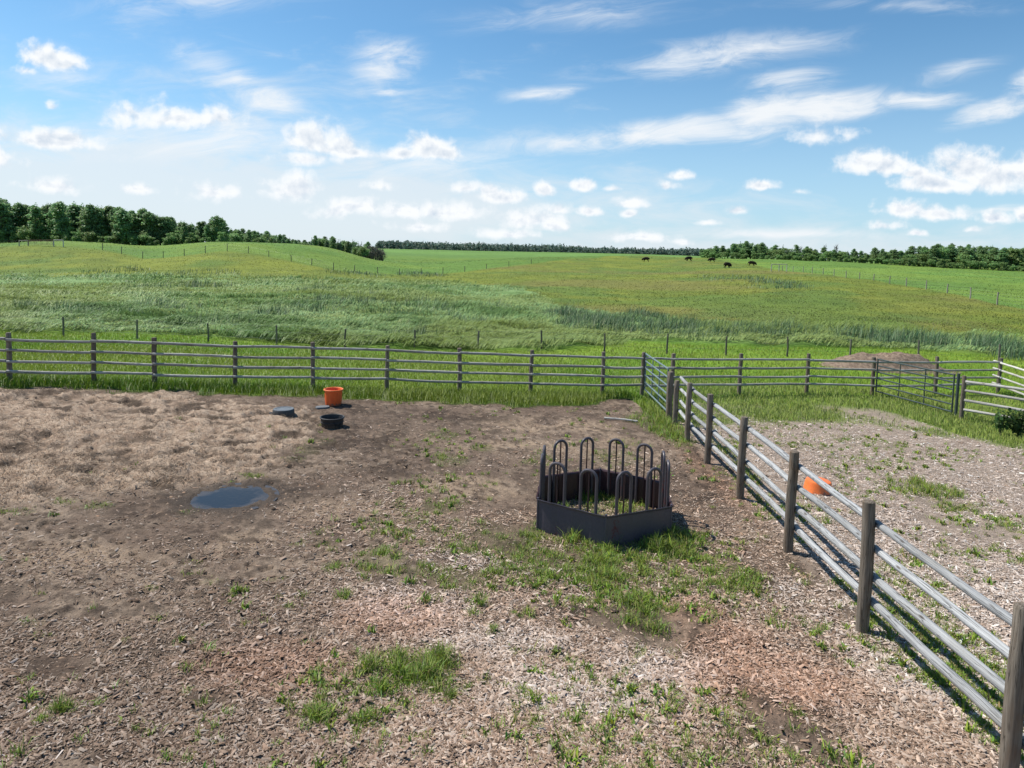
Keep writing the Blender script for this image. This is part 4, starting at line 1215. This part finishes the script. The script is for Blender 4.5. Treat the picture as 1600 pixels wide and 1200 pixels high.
def make_hill_grass():
    X, Y = spread(200000, 45, 330, -.85, .85)
    mw = marsh_w(X, Y)
    k = rng.uniform(0, 1, len(X)) < (1 - mw) * smooth(Y, 44, 56)
    X, Y = X[k], Y[k]
    n = len(X)
    g = fbm(X, Y, .4, 3, 121)
    col = hill_albedo(X, Y) * 1.05 * (1 + rng.normal(0, .09, n))[:, None].clip(.5, 1.6)
    z = ground_z(X, Y) + (fbm(X, Y, .09, 4, 9) - .5) * .55 * smooth(Y, 40, 90)
    h = (.05 + .13 * g) * rng.uniform(.5, 1.3, n) * (.8 + Y * .001)
    V, lo, to, cc = blades(np.c_[X, Y, z - .03], h, .02 + Y * .0010, col, lean=.7, wind=(.15, 0), droop=.4)
    o = bigmesh('hill_grass', V, lo, to, M['grass'], cc)
    tag(o, 'rough yellow green grass over the pasture hills', 'grass', kind='stuff')
make_hill_grass()

# ------------------------------------------------------------------ trees
def leaf_cloud(lobes, n, size, base, rg, flat=.5):
    """leaf-sized faces through the volume of several lobes; denser towards the rim of each lobe"""
    vol = np.array([l[3] * l[4] * l[5] for l in lobes]) ** .75
    i = rg.choice(len(lobes), n, p=vol / vol.sum())
    L = np.array(lobes)[i]
    v = rg.normal(0, 1, (n, 3)); v /= np.linalg.norm(v, axis=1)[:, None]
    r = rg.uniform(.15, 1.0, n) ** .45 * rg.choice([1, 1, 1.15, 1.4], n)
    P = L[:, :3] + v * L[:, 3:6] * r[:, None]
    nr = v + rg.normal(0, .7, (n, 3)) + np.array((0, 0, .5)); nr /= np.linalg.norm(nr, axis=1)[:, None]
    t = np.cross(nr, rg.normal(0, 1, (n, 3))); t /= np.linalg.norm(t, axis=1)[:, None] + 1e-9
    b = np.cross(nr, t)
    s = size * rg.uniform(.55, 1.3, n)
    V = np.empty((n, 5, 3))
    for k, (a, c) in enumerate([(-.5, -.25), (.1, -.5), (.55, 0), (.05, .5), (-.45, .3)]):
        V[:, k] = P + t * (a * s)[:, None] + b * (c * s)[:, None] + nr * (rg.uniform(-.12, .12, n) * s)[:, None]
    col = hsv_jit(base, n, .25, .08, rg)
    return V.reshape(-1, 3), np.arange(n * 5), np.full(n, 5), np.repeat(col, 5, axis=0)
def tree_meshes(kind, seed):
    """(crown mesh, trunk mesh) of one grown tree about 10 m high at scale 1"""
    rg = np.random.default_rng(seed); rd = random.Random(seed)
    tm = MB(); lobes = []
    if kind == 'aspen':
        top = 9.6; x0, y0 = rd.uniform(-.4, .4), rd.uniform(-.3, .3)
        spine = [Vector((x0 * (t ** 2), y0 * t * t, top * t)) for t in np.linspace(0, 1, 7)]
        tm.tube(spine, [.15, .13, .115, .095, .07, .045, .015], 7)
        for k in range(22):
            f = .22 + .75 * k / 21 + rd.uniform(-.02, .02)
            b = Vector((x0 * f * f, y0 * f * f, top * f))
            a = k * 2.4 + rd.uniform(-.5, .5)
            ln = (1.3 * min(1, .55 + f) * (1 - max(0, f - .68) * 1.9)) * rd.uniform(.45, 1.15)
            e = b + Vector((math.cos(a) * ln, math.sin(a) * ln, ln * rd.uniform(.3, .7)))
            tm.tube([b, b.lerp(e, .5) + Vector((0, 0, -.06)), e], [.045, .03, .012], 5)
            s = rd.uniform(.5, .9) * (1.1 - f * .2)
            lobes.append((e.x * .82, e.y * .82, e.z, s * 1.05, s * 1.05, s * .85))
            if rd.random() < .4: lobes.append((b.x, b.y, b.z + .3, s * .8, s * .8, s * .9))
        lobes.append((x0, y0, top + .1, .45, .45, .7))
        n, sz, base = 3000, .30, (.165, .265, .105)
    elif kind == 'spruce':
        top = 9.8
        tm.tube([(0, 0, 0), (0, 0, 5), (0, 0, top)], [.16, .1, .02], 7)
        for k in range(15):
            f = .06 + .92 * k / 14
            w = 1.65 * (1 - f) ** .8 + .12
            for j in range(3 if k < 11 else 1):
                a = k * 1.3 + j * 2.1
                lobes.append((math.cos(a) * w * .45, math.sin(a) * w * .45, top * f, w * .62, w * .62, .42))
                tm.tube([(0, 0, top * f + .1), (math.cos(a) * w * .8, math.sin(a) * w * .8, top * f - .1)], [.03, .01], 4)
        n, sz, base = 2000, .28, (.11, .19, .095)
    elif kind == 'bush':
        for k in range(4):
            a = k * 1.6 + rd.uniform(-.4, .4)
            e = Vector((math.cos(a) * 1.5, math.sin(a) * 1.5, rd.uniform(4, 7)))
            tm.tube([(0, 0, 0), e * .5 + Vector((0, 0, .4)), e], [.13, .08, .02], 5)
        for k in range(12):
            a = rd.uniform(0, 6.28); r_ = rd.uniform(0, 2.3); z_ = rd.uniform(1.2, 8.2)
            s = rd.uniform(1.1, 1.8) * (1.1 - z_ * .05)
            lobes.append((math.cos(a) * r_, math.sin(a) * r_, z_, s, s, s * .85))
        n, sz, base = 2200, .40, (.17, .27, .09)
    elif kind == 'dead':
        for k in range(9):
            a = k * .7 + rd.uniform(-.3, .3); ln = rd.uniform(5, 9)
            e = Vector((math.cos(a) * rd.uniform(.5, 2.2), math.sin(a) * rd.uniform(.5, 2.2), ln))
            m_ = e * .5 + Vector((rd.uniform(-.4, .4), rd.uniform(-.4, .4), .5))
            tm.tube([(0, 0, 0), m_, e], [.12, .07, .02], 5)
            for q in range(7):
                f = rd.uniform(.35, .95); b = m_.lerp(e, f)
                g = b + Vector((rd.uniform(-1, 1), rd.uniform(-1, 1), rd.uniform(.3, 1.2)))
                tm.tube([b, g], [.04, .012], 4)
        lobes = [(0, 0, 5, 2.0, 2.0, 3.0), (0.6, 0, 7, 1.3, 1.3, 1.5)]
        n, sz, base = 240, .4, (.085, .09, .065)
    V, lo, to, cc = leaf_cloud(lobes, n, sz, base, rg)
    return (V, lo, to, cc), tm
PROTO = {}
def tree_proto(kind, seed, label, cat, group):
    (V, lo, to, cc), tm = tree_meshes(kind, seed)
    root = empty({'aspen': 'aspen_tree', 'spruce': 'spruce_tree', 'bush': 'leafy_shrub', 'dead': 'bare_shrub'}[kind], (0, 0, 0))
    bigmesh('crown', V, lo, to, M['leaf'], cc, parent=root)
    tm.build('trunk', M['greybark' if kind == 'dead' else 'bark'], root)
    return root
used = set()
def plant(kind, seed, loc, h, w, label, cat, group):
    key = (kind, seed)
    if key not in PROTO:
        PROTO[key] = tree_proto(kind, seed, label, cat, group)
    src = PROTO[key]
    if key not in used:
        used.add(key); r = src
    else:
        r = src.copy(); COL.objects.link(r)
        for ch in src.children:
            c = ch.copy(); COL.objects.link(c); c.parent = r
    r.location = loc
    r.scale = (w / 10, w / 10, h / 10)
    r.rotation_euler = (0, 0, random.uniform(0, 6.28))
    tag(r, label, cat, group)
    return r
def htop(p, toppx):
    """height of a thing standing at p whose top is seen at that picture height"""
    return None
def tall(p, px, top):
    r = ray(px, top)
    return H + r[2] / r[1] * p.y - p.z
# left windbreak
prof = [(-60, 303), (0, 307), (20, 318), (60, 321), (85, 315), (125, 321), (160, 318), (200, 329), (235, 328), (262, 336), (285, 345), (300, 343), (315, 350), (332, 336), (345, 338), (357, 350)]
PX, PT = zip(*prof)
x = -60
while x < 356:
    Y = 205 + random.uniform(-6, 6)
    p = on(x, Y)
    top = np.interp(x, PX, PT) + random.uniform(-3, 7)
    h = tall(p, x, top)
    gap = 268 < x < 280 or 300 < x < 312
    if not gap:
        plant('aspen', random.randint(1, 5), p - Vector((0, 0, .3)), h, h * random.uniform(1.1, 1.55), 'tall dark green aspen in the front of the windbreak on the left hill', 'tree', 'aspens of the left windbreak')
    x += random.uniform(4.6, 7)
x = -70
while x < 350:
    Y = 216 + random.uniform(-4, 8)
    p = on(x, Y); h = tall(p, x, np.interp(x, PX, PT) + random.uniform(3, 14))
    plant('aspen', random.randint(1, 5), p, h, h * 1.3, 'aspen standing behind the front row of the left windbreak', 'tree', 'rear aspens of the left windbreak')
    x += random.uniform(6, 9)
x = -60
while x < 352:
    p = on(x, 199 + random.uniform(-3, 3))
    h = random.uniform(2.4, 5.6) * (1.25 if x < 120 else 1)
    plant('bush', random.randint(1, 3), p - Vector((0, 0, .2)), h, h * random.uniform(1.0, 1.5), 'low green shrub under the aspens of the left windbreak', 'shrub', 'shrubs under the left windbreak')
    x += random.uniform(4, 8)
# wood on the rise behind the left hill
x = 352
while x < 480:
    for Y in (310, 330, 350):
        p = on(x + random.uniform(-3, 3), Y + random.uniform(-8, 8))
        h = tall(p, x, np.interp(x, [352, 380, 420, 445, 462, 480], [357, 358, 363, 368, 373, 375]) + random.uniform(-1, 5))
        if h > 1.5:
            plant(random.choice(['spruce', 'aspen', 'bush', 'bush', 'aspen']), random.randint(1, 3), p, h, h * random.uniform(1.0, 1.5) + 2, 'tree of the mixed wood on the rise right of the windbreak', 'tree', 'trees of the wood behind the left hill')
    x += random.uniform(4, 6)
# clump in the dip
x = 484
while x < 600:
    t = (x - 484) / 116
    Y = 212 + 10 * t + random.uniform(-3, 14)
    p = on(x, Y)
    top = np.interp(x, [484, 500, 515, 530, 560, 585, 603], [373, 367, 369, 371, 377, 382, 387]) + random.uniform(-3, 4)
    h = tall(p, x, top)
    kind = 'dead' if x > 578 else random.choice(['aspen', 'bush', 'spruce', 'bush'])
    lab = 'bare purple grey shrub at the right end of the clump in the dip' if kind == 'dead' else 'dark tree of the clump running down into the dip behind the left hill'
    if h > 1: plant(kind, random.randint(1, 3), p - Vector((0, 0, .2)), h, h * random.uniform(1.1, 1.6) + 1.0, lab, 'shrub' if kind == 'dead' else 'tree', 'bare shrubs in the dip' if kind == 'dead' else 'trees of the clump in the dip')
    x += random.uniform(2.2, 3.6)
# wood on the right
x = 1098
while x < 1660:
    tops = np.interp(x, [1098, 1110, 1140, 1165, 1200, 1240, 1300, 1350, 1380, 1400, 1440, 1470, 1500, 1540, 1600, 1660], [388, 382, 380, 377, 381, 384, 388, 390, 386, 389, 385, 381, 384, 386, 383, 384])
    Y = np.interp(x, [1098, 1250, 1400, 1660], [345, 320, 285, 262])
    for row in range(2):
        p = on(x + random.uniform(-3, 3), float(Y + row * 14 + random.uniform(-5, 5)))
        h = tall(p, x, tops + random.uniform(-1.5, 7) + row * -1.0)
        if h < 2: continue
        kind = random.choice(['aspen', 'aspen', 'bush', 'bush', 'spruce'] if x < 1370 else ['aspen', 'aspen', 'aspen', 'bush'])
        plant(kind, random.randint(1, 4) if kind == 'aspen' else random.randint(1, 3), p - Vector((0, 0, .2)), h, h * random.uniform(1.1, 1.6) + 1.5, 'green tree of the wood along the right skyline', 'tree', 'trees of the right wood')
    x += random.uniform(6, 9)
x = 1105
while x < 1650:
    Y = np.interp(x, [1098, 1250, 1400, 1660], [336, 310, 276, 254])
    p = on(x, float(Y + random.uniform(-3, 3)))
    h = random.uniform(2.6, 4.8)
    plant('bush', random.randint(1, 3), p - Vector((0, 0, .3)), h, h * random.uniform(1.1, 1.6), 'rounded green shrub at the foot of the right wood', 'shrub', 'shrubs at the foot of the right wood')
    x += random.uniform(6, 11)
for x, t in ((1250, 381), (1287, 378), (1305, 377)):
    p = on(x, 318); h = tall(p, x, t)
    plant('dead', random.randint(1, 3), p, h, h * .5, 'bare grey dead tree poking above the right wood', 'tree', 'dead trees above the right wood')
def far_wood():
    Vs, Ls, Ts, Cs = [], [], [], []; o = 0
    rg = np.random.default_rng(5)
    x = 590.0
    while x < 1130:
        for row in range(3):
            Y = np.interp(x, [590, 700, 850, 1000, 1130], [760, 900, 1000, 950, 800]) + row * 45 + rg.uniform(-15, 15)
            r = ray(x, 385); X = r[0] / r[1] * Y
            z = float(ground_z(X, Y)[0])
            top = np.interp(x, [590, 620, 700, 800, 870, 930, 1000, 1060, 1130], [377, 376, 379, 381.5, 383, 386.5, 388, 388.5, 388]) + rg.uniform(-.8, 2.6) - (rg.random() < .12) * 1.8
            rr = ray(x, top)
            h = max(4, H + rr[2] / rr[1] * Y - z)
            w = rg.uniform(2.4, 4.2)
            lob = [(X + rg.normal(0, w * .3), Y + rg.normal(0, w * .3), z + h * f, w * (1.05 - .6 * f), w * .8, h * .22) for f in (.12, .35, .6, .8)]
            V, lo, to, cc = leaf_cloud(lob, 70, 1.7, (.115, .17, .135), rg)  # distance haze is mixed into this paler, bluer leaf colour
            Vs.append(V); Ls.append(lo + o); Ts.append(to); Cs.append(cc); o += len(V)
        x += 3.2
    ob = bigmesh('far_wood', np.concatenate(Vs), np.concatenate(Ls), np.concatenate(Ts), M['leaf'], np.concatenate(Cs))
    tag(ob, 'dark far-off wood along the middle of the horizon', 'wood', kind='stuff')
far_wood()

# ------------------------------------------------------------------ leafy weeds at the right edge
def weed(name, label, px, py, h, spread_, n, seed):
    rg = np.random.default_rng(seed); rd = random.Random(seed)
    root = empty(name, at(px, py))
    tag(root, label, 'plant')
    mb = MB(); lob = []
    for k in range(9):
        a = rd.uniform(0, 6.28); l = rd.uniform(.2, 1) * spread_
        e = Vector((math.cos(a) * l, math.sin(a) * l * .6, h * rd.uniform(.55, 1)))
        mb.tube([(0, 0, -.02), e * .5 + Vector((0, 0, .05)), e], [.008, .006, .003], 5)
        for q in (.45, .7, .95):
            lob.append((e.x * q, e.y * q, e.z * q, .12, .12, .10))
    mb.build('stem', M['bark'], root)
    V, lo, to, cc = leaf_cloud(lob, n, .075, (.050, .095, .022), rg)
    bigmesh('leaves', V, lo, to, M['leaf'], cc, parent=root)
weed('leafy_weed', 'bushy dark green weed at the right edge below the pole rails', 1592, 684, .72, .5, 900, 3)
weed('leafy_weed', 'thin lanky weed with few leaves left of the bushy one', 1562, 682, .85, .35, 260, 4)

# ------------------------------------------------------------------ grazing bison
def bison_mesh():
    sk = [  # x forward, z up, radius (rx, ry)
        ('rump', (-1.15, 0, 1.12), .30, None), ('hip', (-.85, 0, 1.18), .40, 0), ('belly', (-.25, 0, 1.12), .47, 1), ('shoulder', (.35, 0, 1.22), .56, 2), ('hump', (.42, 0, 1.55), .36, 3),
        ('neck', (.85, 0, 1.08), .42, 3), ('head', (1.18, 0, .78), .29, 5), ('muzzle', (1.34, 0, .46), .17, 6), ('beard', (1.05, 0, .42), .12, 6),
        ('tail', (-1.38, 0, .95), .05, 0), ('tailend', (-1.44, 0, .55), .05, 9)]
    V = [s[1] for s in sk]; Rr = [s[2] for s in sk]; E = [(s[3], i) for i, s in enumerate(sk) if s[3] is not None]
    for sx, par, fx in ((-1, 1, 0), (1, 1, 0), (-1, 3, 1), (1, 3, 1)):
        if not fx: ch = [((-.82, .22 * sx, .82), .24), ((-.70, .23 * sx, .60), .14), ((-.98, .22 * sx, .40), .085), ((-.94, .22 * sx, .06), .08)]
        else: ch = [((.42, .25 * sx, .78), .23), ((.44, .24 * sx, .45), .13), ((.46, .23 * sx, .25), .08), ((.48, .23 * sx, .05), .08)]
        prev = par
        for p, r in ch:
            V.append(p); Rr.append(r); E.append((prev, len(V) - 1)); prev = len(V) - 1
    me = bpy.data.meshes.new('body')
    me.from_pydata(V, E, [])
    o = bpy.data.objects.new('body', me)
    COL.objects.link(o)
    md = o.modifiers.new('Skin', 'SKIN')
    for v, r in zip(me.skin_vertices[0].data, Rr): v.radius = (r, r)
    me.skin_vertices[0].data[2].use_root = True
    ss = o.modifiers.new('Sub', 'SUBSURF'); ss.levels = 2; ss.render_levels = 2
    dg = bpy.context.evaluated_depsgraph_get()
    m2 = bpy.data.meshes.new_from_object(o.evaluated_get(dg))
    bpy.data.objects.remove(o)
    m2.name = 'body'
    m2.materials.clear(); m2.materials.append(M['hide'])
    m2.polygons.foreach_set('use_smooth', [True] * len(m2.polygons))
    return m2
bm_ = bison_mesh()
def bison(px, Y, rz, label, s=1.0, proto=[None]):
    p = on(px, Y)
    root = empty('bison', p, rz)
    root.scale = (s, s, s)
    tag(root, label, 'bison', 'bison grazing on the right hill')
    b = bpy.data.objects.new('body', bm_); COL.objects.link(b); b.parent = root
    for sy in (-1, 1):
        h = MB().tube([(1.10, .22 * sy, .98), (1.08, .36 * sy, 1.04), (1.06, .38 * sy, 1.16), (1.05, .33 * sy, 1.25)], [.05, .045, .03, .01], 7).build('horn', M['horn'], root)
    return root
bison(1008.5, 252, math.pi * .98, 'dark brown bison furthest left on the hill, grazing alone', 1.1)
bison(1075.5, 260, math.pi * 1.04, 'dark brown bison grazing second from the left, on the crest', 1.15)
bison(1111.5, 258, math.pi * .95, 'low dark bison in the middle of the five on the hill', 1.1)
bison(1137, 190, .35, 'biggest, nearest dark bison, lowest on the slope', 1.0)
bison(1175.5, 208, -.2, 'dark brown bison furthest right on the hill, head down', .98)
